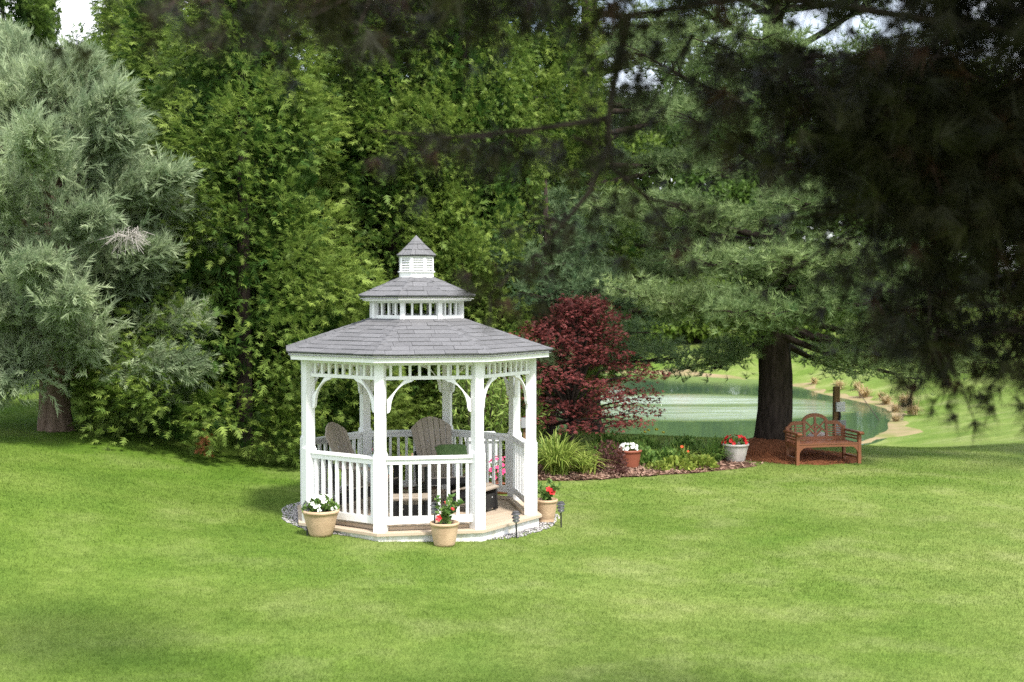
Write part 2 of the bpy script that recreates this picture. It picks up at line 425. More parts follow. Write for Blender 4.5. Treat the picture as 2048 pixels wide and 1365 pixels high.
M['water'] = m_water()
ob('pond', polar_sheet('pond', PX, PY, lambda t: 1.12 * PRX * PRY / np.hypot(PRY * np.cos(t), PRX * np.sin(t)), M['water'], 0, 0, 72, 6, zf=lambda x, y: np.full_like(x, WZ)), kind='structure')
def bank_mesh():
    th = np.linspace(0, 2 * np.pi, 140, endpoint=False); V = []; F = []
    rows = 7
    for j in range(rows):
        t = j / (rows - 1)
        wid = .07 + .04 * np.sin(4 * th + 2) + .03 * np.sin(11 * th) + .03 * np.sin(29 * th)
        k = .95 + t * (.05 + wid)
        rr = PRX * PRY / np.hypot(PRY * np.cos(th), PRX * np.sin(th)) / (1 + .05 * np.sin(3 * th + 1) + .03 * np.sin(7 * th))
        x = PX + rr * np.cos(th) * k; y = PY + rr * np.sin(th) * k
        V.append(np.stack([x, y, T(x, y) + (.03 if 0 < j < rows - 1 else -.03)], 1))
    n = len(th)
    for j in range(rows - 1):
        for k in range(n): F.append((j * n + k, (j + 1) * n + k, (j + 1) * n + (k + 1) % n, j * n + (k + 1) % n))
    return mesh_from('pond_bank', np.concatenate(V), np.array(F), M['bank'], smooth=True)
ob('pond_bank', bank_mesh(), kind='structure')

# beds
BED = np.array([(-2.7, 19.5), (-1.2, 19.25), (-.2, 19.9), (.42, 20.75), (1.31, 21.0), (1.95, 21.55), (2.7, 22.1), (3.58, 22.7), (4.35, 23.2), (4.75, 23.6), (4.6, 24.2), (3.8, 24.8), (2.0, 24.9), (0, 24.4), (-2.6, 21.6)])
def bed_r(th):
    c = np.array((1.2, 22.4)); P = BED - c; a = np.arctan2(P[:, 1], P[:, 0]); r = np.hypot(P[:, 0], P[:, 1])
    o = np.argsort(a); a = a[o]; r = r[o]
    t = (np.asarray(th) + np.pi) % (2 * np.pi) - np.pi
    return np.interp(t, np.concatenate([[a[-1] - 2 * np.pi], a, [a[0] + 2 * np.pi]]), np.concatenate([[r[-1]], r, [r[0]]])) * (1 + .012 * np.sin(23 * t))
ob('mulch_bed', polar_sheet('mulch_bed', 1.2, 22.4, bed_r, M['mulch'], .012, .05, 120, 10), kind='structure')
NC = (5.55, 24.95)
ndl_r = lambda t: 1.25 + .22 * np.cos(2 * t) + .1 * np.sin(3 * t) + .04 * np.sin(9 * t)
ob('needle_bed', polar_sheet('needle_bed', NC[0], NC[1], ndl_r, M['needle'], .02, .10, 90, 8), kind='structure')
ob('needle_mound', polar_sheet('needle_mound', 5.30, 25.5, lambda t: .92 + .1 * np.sin(3 * t) + .05 * np.sin(7 * t), M['needle'], .03, .33, 48, 8), kind='structure')
GZ = (-1.297, 17.087); YAW = R(10.36)
GC = (-1.27, 17.3)
grv_r = lambda t: 1.93 - .20 * np.maximum(0, -np.sin(t)) ** 5 + .03 * np.sin(5 * t) + .02 * np.sin(13 * t)
ob('gravel_bed', polar_sheet('gravel_bed', GC[0], GC[1], grv_r, M['gravelb'], .006, 0, 90, 6), kind='structure')

def scatter_disc(cx, cy, rf, n, rmin=0):
    th = rng.uniform(0, 2 * np.pi, n); t = np.sqrt(rng.uniform(rmin ** 2, .98, n)); r = rf(th) * t
    return cx + r * np.cos(th), cy + r * np.sin(th), t
# gravel stones
OCT = (np.array([(1, 0, 0), (0, 1, 0), (-1, 0, 0), (0, -1, 0), (0, 0, .7), (0, 0, -.7)], float), np.array([(0, 1, 4), (1, 2, 4), (2, 3, 4), (3, 0, 4), (1, 0, 5), (2, 1, 5), (3, 2, 5), (0, 3, 5)]))
x, y, t = scatter_disc(GC[0], GC[1], grv_r, 5000, .82)
P = np.stack([x, y, T(x, y) + .012], 1)
ob('gravel_stones', Fol().add(*scatter(*OCT, P, rng.normal(size=(len(P), 3)), rng.uniform(.007, .019, len(P)))).mesh('gravel_stones', M['gravel']), kind='stuff')
# bark chips
CHIP = (np.array([(-.16, -.5, 0), (.16, -.5, 0), (.12, .5, .05), (-.12, .5, .05)]), np.array([(0, 1, 2), (0, 2, 3)]))
x, y, t = scatter_disc(1.2, 22.4, bed_r, 9000)
d = rng.normal(size=(len(x), 3)); d[:, 2] *= .25
ob('mulch_chips', Fol().add(*scatter(*CHIP, np.stack([x, y, T(x, y) + .03 + .05 * (1 - t ** 2)], 1), d, rng.uniform(.03, .10, len(x)), rng.normal(0, .5, len(x)))).mesh('mulch_chips', M['chip']), kind='stuff')
x, y, t = scatter_disc(NC[0], NC[1], ndl_r, 7000)
NDL = (np.array([(-.02, -.5, 0), (.02, -.5, 0), (0, .5, .02)]), np.array([(0, 1, 2)]))
d = rng.normal(size=(len(x), 3)); d[:, 2] *= .2
ob('fallen_needles', Fol().add(*scatter(*NDL, np.stack([x, y, T(x, y) + .035 + .10 * (1 - t ** 2)], 1), d, rng.uniform(.08, .18, len(x)), rng.normal(0, .5, len(x)))).mesh('fallen_needles', M['needlec']), kind='stuff')

# grass blades
def grass(y0, y1, dens, h0, h1, w, xlim=None):
    area = .45 * (y1 ** 2 - y0 ** 2) + 2 * (y1 - y0); n = int(area * dens)
    y = np.sqrt(rng.uniform(y0 ** 2, y1 ** 2, n)); x = rng.uniform(-1, 1, n) * (.45 * y + 1)
    keep = np.hypot(x - GC[0], y - GC[1]) > grv_r(np.arctan2(y - GC[1], x - GC[0])) + .01
    keep &= np.hypot(x - 1.2, y - 22.4) > bed_r(np.arctan2(y - 22.4, x - 1.2)) + .02
    keep &= np.hypot(x - NC[0], y - NC[1]) > ndl_r(np.arctan2(y - NC[1], x - NC[0])) - .05
    keep &= pond_e(x, y) > 1.12
    x, y = x[keep], y[keep]; n = len(x); z = T(x, y) - .004
    clump = .75 + .35 * np.sin(x * 2.1 + 1.3 * np.sin(y * 1.7)) * np.sin(y * 2.6 + np.sin(x * 1.9))
    h = rng.uniform(h0, h1, n) * (.85 + .3 * clump); a = rng.uniform(0, 6.283, n)
    lean = rng.normal(0, .5, (n, 2)) * h[:, None] + np.stack([.25 * np.sin(x * .7 + y * .9), .2 * np.cos(y * .8 - x * .4)], 1) * h[:, None]
    dx, dy = np.cos(a) * w / 2, np.sin(a) * w / 2
    V = np.stack([np.stack([x - dx, y - dy, z], 1), np.stack([x + dx, y + dy, z], 1), np.stack([x + lean[:, 0], y + lean[:, 1], z + h], 1)], 1).reshape(-1, 3)
    return V, np.arange(3 * n).reshape(-1, 3), np.repeat(np.clip(rng.beta(2, 3, n), 0, 1), 3)
G = Fol()
G.add(*grass(8.6, 13, 3900, .016, .036, .0045)); G.add(*grass(13, 19, 1900, .018, .036, .007)); G.add(*grass(19, 30, 500, .02, .04, .012))
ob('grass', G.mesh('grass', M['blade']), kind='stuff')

# ------------------------------------------------------------------ gazebo
gz = thing('gazebo', 'white octagonal gazebo with grey shingled two-tier roof and louvred cupola', 'gazebo', (GZ[0], GZ[1], 0), YAW)
DZ = .162
C8 = math.cos(math.pi / 8); T8 = math.tan(math.pi / 8)
def fa(i): return i * math.pi / 4
def face_ob(name, me, i, ap, parent=gz, z=0):
    a = fa(i); return ob(name, me, parent, (ap * math.sin(a), -ap * math.cos(a), z), (0, 0, a))
def vert_ob(name, me, i, r, parent=gz, z=0):
    a = fa(i) + math.pi / 8; return ob(name, me, parent, (r * math.sin(a), -r * math.cos(a), z), (0, 0, a))
RP = 1.587; AP = RP * C8; RD = 1.70; AD = RD * C8
# skirt and deck
h = AD * T8
sk = MB().box((0, .02, .06), (2 * (AD - .005) * T8, .03, .135)).mesh('skirt_board', M['white'])
bd_ = MB().prism([(-(AD + .035) * T8, -.035), ((AD + .035) * T8, -.035), ((AD - .11) * T8, .11), (-(AD - .11) * T8, .11)], DZ - .034, DZ, 'xy').mesh('deck_border', M['decktrim'])
ri_ = MB().prism([(-(AD - .10) * T8, .10), ((AD - .10) * T8, .10), ((AD - .16) * T8, .16), (-(AD - .16) * T8, .16)], DZ + .002, DZ + .045, 'xy').mesh('deck_curb', M['decktrim'])
for i in range(8):
    face_ob('skirt_board', sk, i, AD); face_ob('deck_border', bd_, i, AD)
    if i != 1: face_ob('deck_curb', ri_, i, AD - .06)
def octagon_x(yv, ap):
    # half-width of an octagon with apothem ap at offset yv
    yv = abs(yv); return ap if yv <= ap * T8 else ap - (yv - ap * T8)
apd = AD - .115; n = 21; wd = 2 * apd / n
bda = R(-52)
for k in range(n):
    y0 = -apd + k * wd + .003; y1 = -apd + (k + 1) * wd - .003
    poly = [(-octagon_x(y0, apd), y0), (octagon_x(y0, apd), y0), (octagon_x(y1, apd), y1), (-octagon_x(y1, apd), y1)]
    MB().prism(poly, DZ - .03, DZ - .004, 'xy').ob('deck_board', M['deck'], gz, rot=(0, 0, math.pi / 4))
# posts
EZ = DZ + 2.14
pw = MB().box((0, 0, (DZ + EZ) / 2), (.118, .118, EZ - DZ)).mesh('post', M['white'])
slv = MB().box((0, 0, .48), (.148, .148, .96)); slv.prism([(-.074, .96), (.074, .96), (.062, .985), (-.062, .985)], -.064, .064); slv = slv.mesh('post_sleeve', M['white'])
for i in range(8):
    p = vert_ob('post', pw, i, RP); ob('post_sleeve', slv, p, (0, 0, DZ))
# railings
side = 2 * RP * math.sin(math.pi / 8); hl = side / 2 - .07
rl = MB().box((0, 0, DZ + .915), (2 * hl, .10, .03)).box((0, 0, DZ + .868), (2 * hl - .002, .055, .062)).mesh('railing', M['white'])
brl_ = MB().box((0, 0, DZ + .135), (2 * hl, .05, .09)).mesh('bottom_rail', M['white'])
bal = MB().box((0, 0, (.18 + .838) / 2), (.037, .037, .658)).mesh('baluster', M['white'])
sp = 2 * hl / 9
for i in range(8):
    if i == 1: continue
    r_ = face_ob('railing', rl, i, AP); ob('bottom_rail', brl_, r_)
    for k in range(9): ob('baluster', bal, r_, ((k - 4) * sp, 0, DZ))
# friezes and braces
fr = MB().box((0, 0, DZ + 1.912), (2 * hl + .02, .045, .044)).mesh('frieze', M['white'])
frt = MB().box((0, 0, DZ + 2.095), (2 * hl + .02, .045, .05)).mesh('frieze_head', M['white'])
spd = MB().box((0, 0, DZ + 2.002), (.033, .033, .135)).mesh('spindle', M['white'])
arc = [(.045 + .29 * (1 - math.cos(t)), 1.53 + .335 * math.sin(t)) for t in np.linspace(.0, math.pi / 2 * .92, 10)]
poly = [(0, 1.475), (.03, 1.49)] + arc + [(.335, 1.888), (.215, 1.888), (0, 1.64)]
brl = MB().prism([(-hl + .012 + u, DZ + z) for u, z in poly], -.02, .02).mesh('brace', M['white'])
brr = MB().prism([(hl - .012 - u, DZ + z) for u, z in reversed(poly)], -.02, .02).mesh('brace', M['white'])
for i in range(8):
    f_ = face_ob('frieze', fr, i, AP); ob('frieze_head', frt, f_)
    for k in range(9): ob('spindle', spd, f_, ((k - 4) * sp, 0, 0))
    face_ob('brace', brl, i, AP); face_ob('brace', brr, i, AP)
# roofs
def roof(name, re, ze, rt, zt, rows, wmin, wmax, ceil=True):
    ae, at_ = re * C8, rt * C8
    V = []
    for r_, z_ in ((re - .005, ze - .012), (rt, zt - .006)):
        for i in range(8):
            a = fa(i) + math.pi / 8; V.append((r_ * math.sin(a), -r_ * math.cos(a), z_))
    F = [(i, (i + 1) % 8, 8 + (i + 1) % 8, 8 + i) for i in range(8)]
    rf = ob(name, mesh_from(name, V, F + [tuple(range(15, 7, -1))], M['shingle']), gz)
    if ceil:
        V2 = [(x_ * .99, y_ * .99, z_ - .03) for x_, y_, z_ in V]
        ob('ceiling', mesh_from('ceiling', V2, [tuple(reversed(f)) for f in F] + [tuple(range(8, 16))], M['ceil']), gz)
    sl_ = math.hypot(ae - at_, zt - ze); ry, rz_ = (ae - at_) / sl_, (zt - ze) / sl_
    nz = np.array((0, -rz_, ry))
    for var in range(2):
        rr = random.Random(5 + var)
        ms = []
        for j in range(rows):
            s0 = sl_ * j / rows; s1 = min(sl_ * (j + 1.12) / rows, sl_)
            w0 = (ae - s0 * ry) * T8; w1 = (ae - s1 * ry) * T8
            cuts = [-w0]
            x_ = -w0 + rr.uniform(.4, 1) * wmin
            while x_ < w0 - .6 * wmin: cuts.append(x_); x_ += rr.uniform(wmin, wmax)
            cuts.append(w0)
            for a_, b_ in zip(cuts[:-1], cuts[1:]):
                a1, b1 = max(a_, -w1), min(b_, w1)
                if b1 <= a1: 
                    if a_ < 0: b1 = a1 = min(-w1, b_)
                    else: a1 = b1 = max(w1, a_)
                g = .002; lift = rr.uniform(.008, .017)
                def pt(u, s, l): return np.array((u, -ae + s * ry, ze + s * rz_)) + nz * l
                vs = [pt(a_ + g, s0, lift), pt(b_ - g, s0, lift), pt(max(b1 - g, a1), s1, .004), pt(min(a1 + g, b1), s1, .004), pt(a_ + g, s0, -.002), pt(b_ - g, s0, -.002)]
                ms.append(mesh_from('shingle', vs, [(0, 1, 2, 3), (4, 5, 1, 0), (5, 2, 1), (4, 0, 3)], M['shingle']))
        for i in range(var, 8, 2):
            for me in ms: ob('shingle', me, rf, rot=(0, 0, fa(i)))
    # hip caps
    cap = MB()
    nseg = max(3, rows - 1)
    for k in range(nseg):
        t0, t1 = k / nseg, (k + 1.1) / nseg
        t1 = min(t1, 1)
        P0 = np.array((0, -(re + (rt - re) * t0), ze + (zt - ze) * t0 + .017)); P1 = np.array((0, -(re + (rt - re) * t1), ze + (zt - ze) * t1 + .012))
        w = .055; dr = .055 * .5 * (zt - ze) / (re - rt) 
        cap.add([P0, P0 + (w, w * T8, -dr), P1 + (w, w * T8, -dr), P1, P1 + (-w, w * T8, -dr), P0 + (-w, w * T8, -dr)], [(0, 1, 2, 3), (5, 0, 3, 4)])
    cm = cap.mesh('ridge_cap', M['shingle'])
    for i in range(8): ob('ridge_cap', cm, rf, rot=(0, 0, fa(i) + math.pi / 8))
    return rf
ZR = DZ + 2.213
roof('main_roof', 1.885, ZR, .62, DZ + 2.625, 9, .20, .42)
fm = MB().prism([(-1.829 * C8 * T8, 0), (1.829 * C8 * T8, 0), ((1.829 * C8 - .03) * T8, .03), (-(1.829 * C8 - .03) * T8, .03)], ZR - .098, ZR - .004, 'xy').mesh('fascia', M['white'])
so_ = MB().prism([(-(1.80 * C8) * T8, .0), ((1.80 * C8) * T8, .0), (1.5 * C8 * T8, .3 * C8), (-1.5 * C8 * T8, .3 * C8)], ZR - .085, ZR - .07, 'xy').mesh('soffit', M['white'])
for i in range(8): face_ob('fascia', fm, i, 1.829 * C8); face_ob('soffit', so_, i, 1.80 * C8)
# rafters under the roof
for i in range(8):
    a = fa(i) + math.pi / 8
    MB().bar((1.55 * math.sin(a), -1.55 * math.cos(a), ZR - .02), (.5 * math.sin(a), -.5 * math.cos(a), DZ + 2.55), .04, .09).ob('rafter', M['white'], gz)
# lantern between the two roofs
LR = .636; LA = LR * C8; z0, z1 = DZ + 2.60, DZ + 2.87
ls = 2 * LR * math.sin(math.pi / 8)
lb = MB().box((0, .015, z0 + .035), (ls, .03, .07)).box((0, .015, z1 - .02), (ls, .03, .04)).mesh('lantern_frame', M['white'])
lp = MB().box((0, 0, (z0 + z1) / 2), (.06, .06, z1 - z0 + .004)).mesh('lantern_post', M['white'])
ln = MB().box((0, .015, (z0 + z1) / 2 + .015), (.028, .028, z1 - z0 - .11)).mesh('lantern_spindle', M['white'])
for i in range(8):
    o = face_ob('lantern_frame', lb, i, LA); vert_ob('lantern_post', lp, i, LR - .01)
    for k in range(3): ob('lantern_spindle', ln, o, ((k - 1) * .118, 0, 0))
ZU = DZ + 2.924
roof('upper_roof', .825, ZU, .235, DZ + 3.17, 4, .16, .30)
fu = MB().prism([(-.767 * C8 * T8, 0), (.767 * C8 * T8, 0), ((.767 * C8 - .025) * T8, .025), (-(.767 * C8 - .025) * T8, .025)], ZU - .068, ZU - .004, 'xy').mesh('upper_fascia', M['white'])
su = MB().prism([(-.75 * C8 * T8, 0), (.75 * C8 * T8, 0), (.55 * C8 * T8, .2 * C8), (-.55 * C8 * T8, .2 * C8)], ZU - .062, ZU - .05, 'xy').mesh('upper_soffit', M['white'])
for i in range(8): face_ob('upper_fascia', fu, i, .767 * C8); face_ob('upper_soffit', su, i, .75 * C8)
# cupola
CR = .243; CA = CR * C8; cs = 2 * CR * math.sin(math.pi / 8); cz = DZ + 3.14; ct = DZ + 3.462
wl = MB().box((0, .008, cz + .05), (cs, .016, .10)).box((0, .03, (cz + ct) / 2 + .05), (cs * .9, .01, ct - cz - .1)).box((-cs / 2 + .014, .007, (cz + ct) / 2 + .055), (.027, .015, ct - cz - .112)).box((cs / 2 - .014, .007, (cz + ct) / 2 + .055), (.027, .015, ct - cz - .112)).box((0, .006, ct - .014), (cs - .056, .014, .026)).mesh('cupola_wall', M['white'])
ledge = MB().prism([(-(CA + .018) * T8, -.018), ((CA + .018) * T8, -.018), (CA * T8, .001), (-CA * T8, .001)], cz + .1, cz + .118, 'xy').mesh('cupola_ledge', M['white'])
rx = Matrix.Rotation(R(38), 3, 'X')
lv = MB().box((0, .012, 0), (cs - .057, .03, .007), rx).mesh('louvre', M['white'])
for i in range(8):
    o = face_ob('cupola_wall', wl, i, CA); face_ob('cupola_ledge', ledge, i, CA)
    for k in range(5): ob('louvre', lv, o, (0, 0, cz + .143 + k * .034))
roof('cupola_roof', .272, ct + .004, .03, DZ + 3.69, 3, .09, .14, False)
pk = MB()
top = []
for i in range(8):
    a = fa(i) + math.pi / 8; top.append((.088 * math.sin(a), -.088 * math.cos(a), DZ + 3.655))
pk.add(top + [(0, 0, DZ + 3.745)], [(i, (i + 1) % 8, 8) for i in range(8)] + [tuple(range(7, -1, -1))]); pk.ob('roof_cap', M['shingle'], gz)
face_ob('cupola_soffit', MB().prism([(-.02, -.02), (.02, -.02), (.02, .02), (-.02, .02)], ct - .002, ct, 'xy').mesh('cupola_soffit', M['white']), 0, 0)

# ------------------------------------------------------------------ garden furniture in the gazebo
def gpt(u, v):   # gazebo-local to world
    return (GZ[0] + u, GZ[1] + v)
def adirondack(label, x, y, rz, cat='chair'):
    t = thing('adirondack_chair', label, cat, (x, y, DZ), rz); t.scale = (.96, .96, .955)
    th = R(24); by, bz = .20, .30
    for k in range(7):
        f = k - 3
        x0, x1 = f * .066, f * .092; hw0, hw1 = .029, .041
        tp = lambda u: 1.0 - 1.7 * u * u
        pts = [(x0 - hw0, 0), (x0 + hw0, 0), (x1 + hw1, tp(x1 + hw1)), (x1, tp(x1)), (x1 - hw1, tp(x1 - hw1))]
        dep = .02 * f * f * .12
        V = []
        for off in (0, .022):
            for u, s in pts: V.append((u, by + s * math.sin(th) + off * math.cos(th) - dep, bz + s * math.cos(th) - off * math.sin(th)))
        n_ = len(pts)
        MB().add(V, [tuple(range(n_)), tuple(range(2 * n_ - 1, n_ - 1, -1))] + [(i, i + n_, (i + 1) % n_ + n_, (i + 1) % n_) for i in range(n_)]).ob('back_slat', M['taupe'], t)
    for k in range(6):
        yy = -.30 + k * .092; MB().box((0, yy, .40 - k * .022), (.54, .084, .022), Matrix.Rotation(-R(13), 3, 'X')).ob('seat_slat', M['taupe'], t)
    for s in (-1, 1):
        MB().prism([(s * .275, -.40), (s * .42, -.42), (s * .43, -.2), (s * .36, .34), (s * .29, .36)], .60, .625, 'xy').ob('arm', M['taupe'], t)
        MB().box((s * .315, -.30, .30), (.035, .10, .60)).ob('leg', M['black'], t)
        MB().prism([(-.30, .36), (-.30, .25), (.50, 0), (.62, 0), (.62, .04), (.2, .26)], s * .285 - .016, s * .285 + .016, 'yz').ob('leg', M['black'], t)
        MB().bar((s * .25, .34, .12), (s * .25, .52, .70), .04, .07).ob('back_post', M['black'], t)
    MB().bar((-.3, .40, .60), (.3, .40, .60), .05, .09).bar((-.27, .26, .27), (.27, .26, .27), .03, .09).ob('back_brace', M['black'], t)
    MB().box((0, -.335, .36), (.60, .025, .09)).ob('apron', M['black'], t)
    for s in (-1, 1):
        for q in (.3, .62): MB().box((s * .07 * 1.2, by + q * math.sin(th) - .012, bz + q * math.cos(th)), (.014, .012, .014)).ob('bolt', M['bolt'], t)
    return t
c1 = adirondack('taupe fan-backed garden chair with a green cushion on its arm, in mid gazebo', -1.0, 17.72, R(20))
c2 = adirondack('taupe slatted garden chair seen from the side by the left railing', -1.98, 17.3, R(70))
def footstool(label, x, y, rz):
    t = thing('footstool', label, 'footstool', (x, y, DZ), rz)
    for k in range(6):
        yy = -.20 + k * .078; MB().box((0, yy, .345 - (k - 2.0) ** 2 * .006), (.50, .07, .022), Matrix.Rotation(-R((k - 2) * 8), 3, 'X')).ob('slat', M['taupe'], t)
    for s in (-1, 1):
        MB().prism([(-.22, .30), (-.24, .02), (-.18, 0), (-.12, .16), (.05, .22), (.14, .12), (.18, 0), (.27, 0), (.24, .24), (.12, .335), (-.1, .335)], s * .20 - .016, s * .20 + .016, 'yz').ob('leg', M['black'], t)
    MB().bar((-.2, -.19, .14), (.2, -.19, .14), .03, .2).ob('apron', M['black'], t)
    MB().bar((-.2, .20, .12), (.2, .20, .12), .03, .06).ob('stretcher', M['black'], t)
    for q in (-.1, .1): MB().box((q, -.207, .19), (.016, .01, .016)).ob('bolt', M['bolt'], t)
footstool('slatted taupe footstool close behind the front railing', -1.33, 16.28, R(8))
footstool('taupe footstool with black legs beside the gazebo entrance', -.50, 17.0, R(62))
def cushion(name, label, x, y, z, w, d, h, rz, mat, tilt=0):
    V = []; F = []; n = 10
    for sgn in (1, -1):
        for j in range(n + 1):
            for i in range(n + 1):
                u, v = 2 * i / n - 1, 2 * j / n - 1
                e = max(0, (1 - u ** 4) * (1 - v ** 4)) ** .5
                pin = 1 - .08 * (1 - abs(u)) * abs(v) ** 3 - .0
                V.append((u * w / 2 * (1 - .07 * (1 - abs(v) ** 2) * abs(u) ** 6), v * d / 2 * pin, sgn * (h / 2 * e + .004)))
    m_ = (n + 1) ** 2
    for j in range(n):
        for i in range(n):
            q = j * (n + 1) + i; F.append((q, q + 1, q + n + 2, q + n + 1)); F.append((m_ + q, m_ + q + n + 1, m_ + q + n + 2, m_ + q + 1))
    o = ob(name, mesh_from(name, V, F, mat, smooth=True), None, (x, y, z), (tilt, 0, rz)); return tag(o, label, 'cushion')
cushion('cushion', 'green throw cushion resting on the arm of the middle chair', -.84, 17.52, DZ + .72, .46, .34, .16, R(10), M['cushg'], R(25))
cushion('cushion', 'white and blue patterned cushion on the seat of the left chair', -1.84, 17.2, DZ + .60, .36, .36, .14, R(72), M['cushb'], R(50))

# ------------------------------------------------------------------ pots and lights
def flower_mesh(name, mat, r=.03, n=5, cup=.35):
    V = []; F = []
    for k in range(n):
        a = 2 * math.pi * k / n; b = a + 2 * math.pi / n * .48; c = a - 2 * math.pi / n * .48
        o = len(V)
        V += [(0, 0, 0), (r * .75 * math.cos(c), r * .75 * math.sin(c), r * cup), (r * math.cos(a), r * math.sin(a), r * cup * .8), (r * .75 * math.cos(b), r * .75 * math.sin(b), r * cup)]
        F += [(o, o + 1, o + 2, o + 3)]
    return mesh_from(name, V, F, mat)
FW = flower_mesh('flower', M['petw'], .032); FR_ = flower_mesh('flower', M['petr'], .045); FP = flower_mesh('flower', M['petp'], .038)
FK = flower_mesh('flower', M['petk'], .05); FO = flower_mesh('flower', M['peto'], .07, 6); FY = flower_mesh('flower', M['pety'], .04, 6)
def leafy(n, rx, rz, size, mat, name='foliage', tmpl=BLEAF, zc=0, stems=True):
    u = nrm(rng.normal(size=(n, 3))); u[:, 2] = np.abs(u[:, 2]); r = rng.uniform(.25, 1, (n, 1)) ** .6
    P = u * r * np.array([rx, rx, rz]) + np.array([0, 0, zc])
    d = u + rng.normal(0, .45, (n, 3)) + np.array([0, 0, .15])
    F_ = Fol().add(*scatter(*tmpl, P, d, size * rng.uniform(.7, 1.25, n)))
    return F_.mesh(name, mat)
def planter(name, label, cat, x, y, prof, mat, fn=None, foliage=None, flowers=None, soil=None, n=40, z=None):
    t = thing(name, label, cat, (x, y, Tz(x, y) + .004 if z is None else z), 0)
    o = MB().lathe(prof, n, fn, True).ob('pot', mat, t, smooth=False)
    for p in o.data.polygons: p.use_smooth = len(p.vertices) == 4
    rr, sz = soil
    MB().lathe([(rr, sz - .03), (rr, sz)], 20).ob('soil', M['soil'], t)
    if foliage: ob('foliage', foliage, t, (0, 0, sz))
    for me, lst in (flowers or []):
        for (fx, fy, fz, s) in lst:
            d = Vector((fx, fy - .05, fz * .5 + .03)); q = d.to_track_quat('Z', 'Y').to_euler()
            ob('flower', me, t, (fx, fy, sz + fz), q, scale=(s, s, s))
    return t
def pot_prof(rt, rb, h, foot=False):
    p = [(rb, 0)]
    if foot: p = [(rb * 1.04, 0), (rb * 1.06, .02), (rb * .97, .035)]
    for k in range(1, 9):
        q = k / 9; p.append((rb + (rt * .93 - rb) * q ** .85, .035 * foot + (h * .86 - .035 * foot) * q))
    p += [(rt * .94, h * .87), (rt * .985, h * .885), (rt, h * .93), (rt * .985, h * .985), (rt * .93, h), (rt * .88, h * .985), (rt * .87, h * .86)]
    return p
swirl = lambda hh: (lambda r, z, a: r * (1 + (.014 * math.sin(20 * a + 9 * z / hh) if .12 * hh < z < .82 * hh else 0)))
def relief(hh):
    def f(r, z, a):
        if .58 * hh < z < .82 * hh: return r * (1 + .016 * math.sin(14 * a + 5 * math.sin(z * 90)))
        if .05 * hh < z < .52 * hh: return r * (1 + .012 * abs(math.sin(9 * a)))
        return r
    return f
def ring_flowers(n, rx, rz, seed, front=True):
    q = random.Random(seed); o = []
    for _ in range(n):
        a = q.uniform(0, 6.28); e = q.uniform(.25, 1.25)
        o.append((rx * math.cos(a) * math.cos(e), rx * math.sin(a) * math.cos(e), rz * math.sin(e), q.uniform(.8, 1.2)))
    return o
planter('flower_planter', 'tan clay pot of white flowers at the left front of the gazebo', 'planter', -2.40, 15.68, pot_prof(.235, .135, .33), M['tanpot'], relief(.33),
        leafy(190, .20, .17, .075, M['green']), [(FW, ring_flowers(44, .2, .22, 1))], (.205, .295))
def redplant(seed, h):
    F_ = Fol(); q = np.random.default_rng(seed)
    for k in range(7):
        a = q.uniform(0, 6.28); ln_ = h * q.uniform(.6, 1); tip = np.array([.14 * math.cos(a) + (.05 if k == 0 else 0), .14 * math.sin(a), ln_])
        t = q.uniform(.05, 1, 26)[:, None]; P = t * tip + q.normal(0, .012, (26, 3))
        d = q.normal(size=(26, 3)); d[:, 2] = np.abs(d[:, 2]) * .7 + .2
        F_.add(*scatter(*BLEAF, P, d, q.uniform(.05, .085, 26)))
    return F_.mesh('foliage', M['green'])
planter('flower_planter', 'tan swirl-ribbed pot with red blooms in front of the front railing', 'planter', -.83, 15.36, pot_prof(.185, .125, .29), M['tanpot'], swirl(.29),
        redplant(4, .36), [(FR_, [(-.06, -.13, .10, 1), (.03, -.02, .27, .8), (.10, -.05, .2, .6)])], (.16, .255))
planter('flower_planter', 'tan footed pot with a red bloom on gravel right of the gazebo', 'planter', .47, 17.1, pot_prof(.158, .105, .315, True), M['tanpot'], swirl(.315),
        redplant(9, .32), [(FR_, [(.07, -.08, .14, 1.3), (.03, -.07, .17, 1.1)])], (.137, .28))
planter('flower_planter', 'red-brown pot heaped with white flowers in the mulch bed', 'planter', 2.10, 22.55, pot_prof(.24, .165, .37), M['redpot'], None,
        leafy(130, .2, .10, .07, M['green']), [(FW, ring_flowers(42, .2, .15, 3))], (.21, .33))
planter('flower_planter', 'pale grey fluted pot of red flowers beside the pine trunk', 'planter', 4.28, 24.0, pot_prof(.26, .165, .36), M['greypot'], relief(.36),
        leafy(110, .22, .12, .07, M['green']), [(FR_, ring_flowers(24, .25, .19, 8))], (.225, .32))
planter('flower_planter', 'shallow clay bowl of pink flowers behind the gazebo entrance', 'planter', -.19, 19.45, pot_prof(.24, .15, .19), M['redpot'], None,
        leafy(160, .22, .34, .075, M['green']), [(FP, ring_flowers(34, .22, .42, 6))], (.21, .16))
planter('flower_planter', 'crimson-flowered plant in a low pot behind the back railing', 'planter', -2.12, 19.75, pot_prof(.18, .12, .2), M['redpot'], None,
        leafy(120, .2, .40, .08, M['green']), [(FK, [(0, -.08, .44, 1.2), (.03, -.1, .38, 1.0), (-.05, -.1, .40, .9), (.06, -.03, .42, .8)])], (.155, .17))
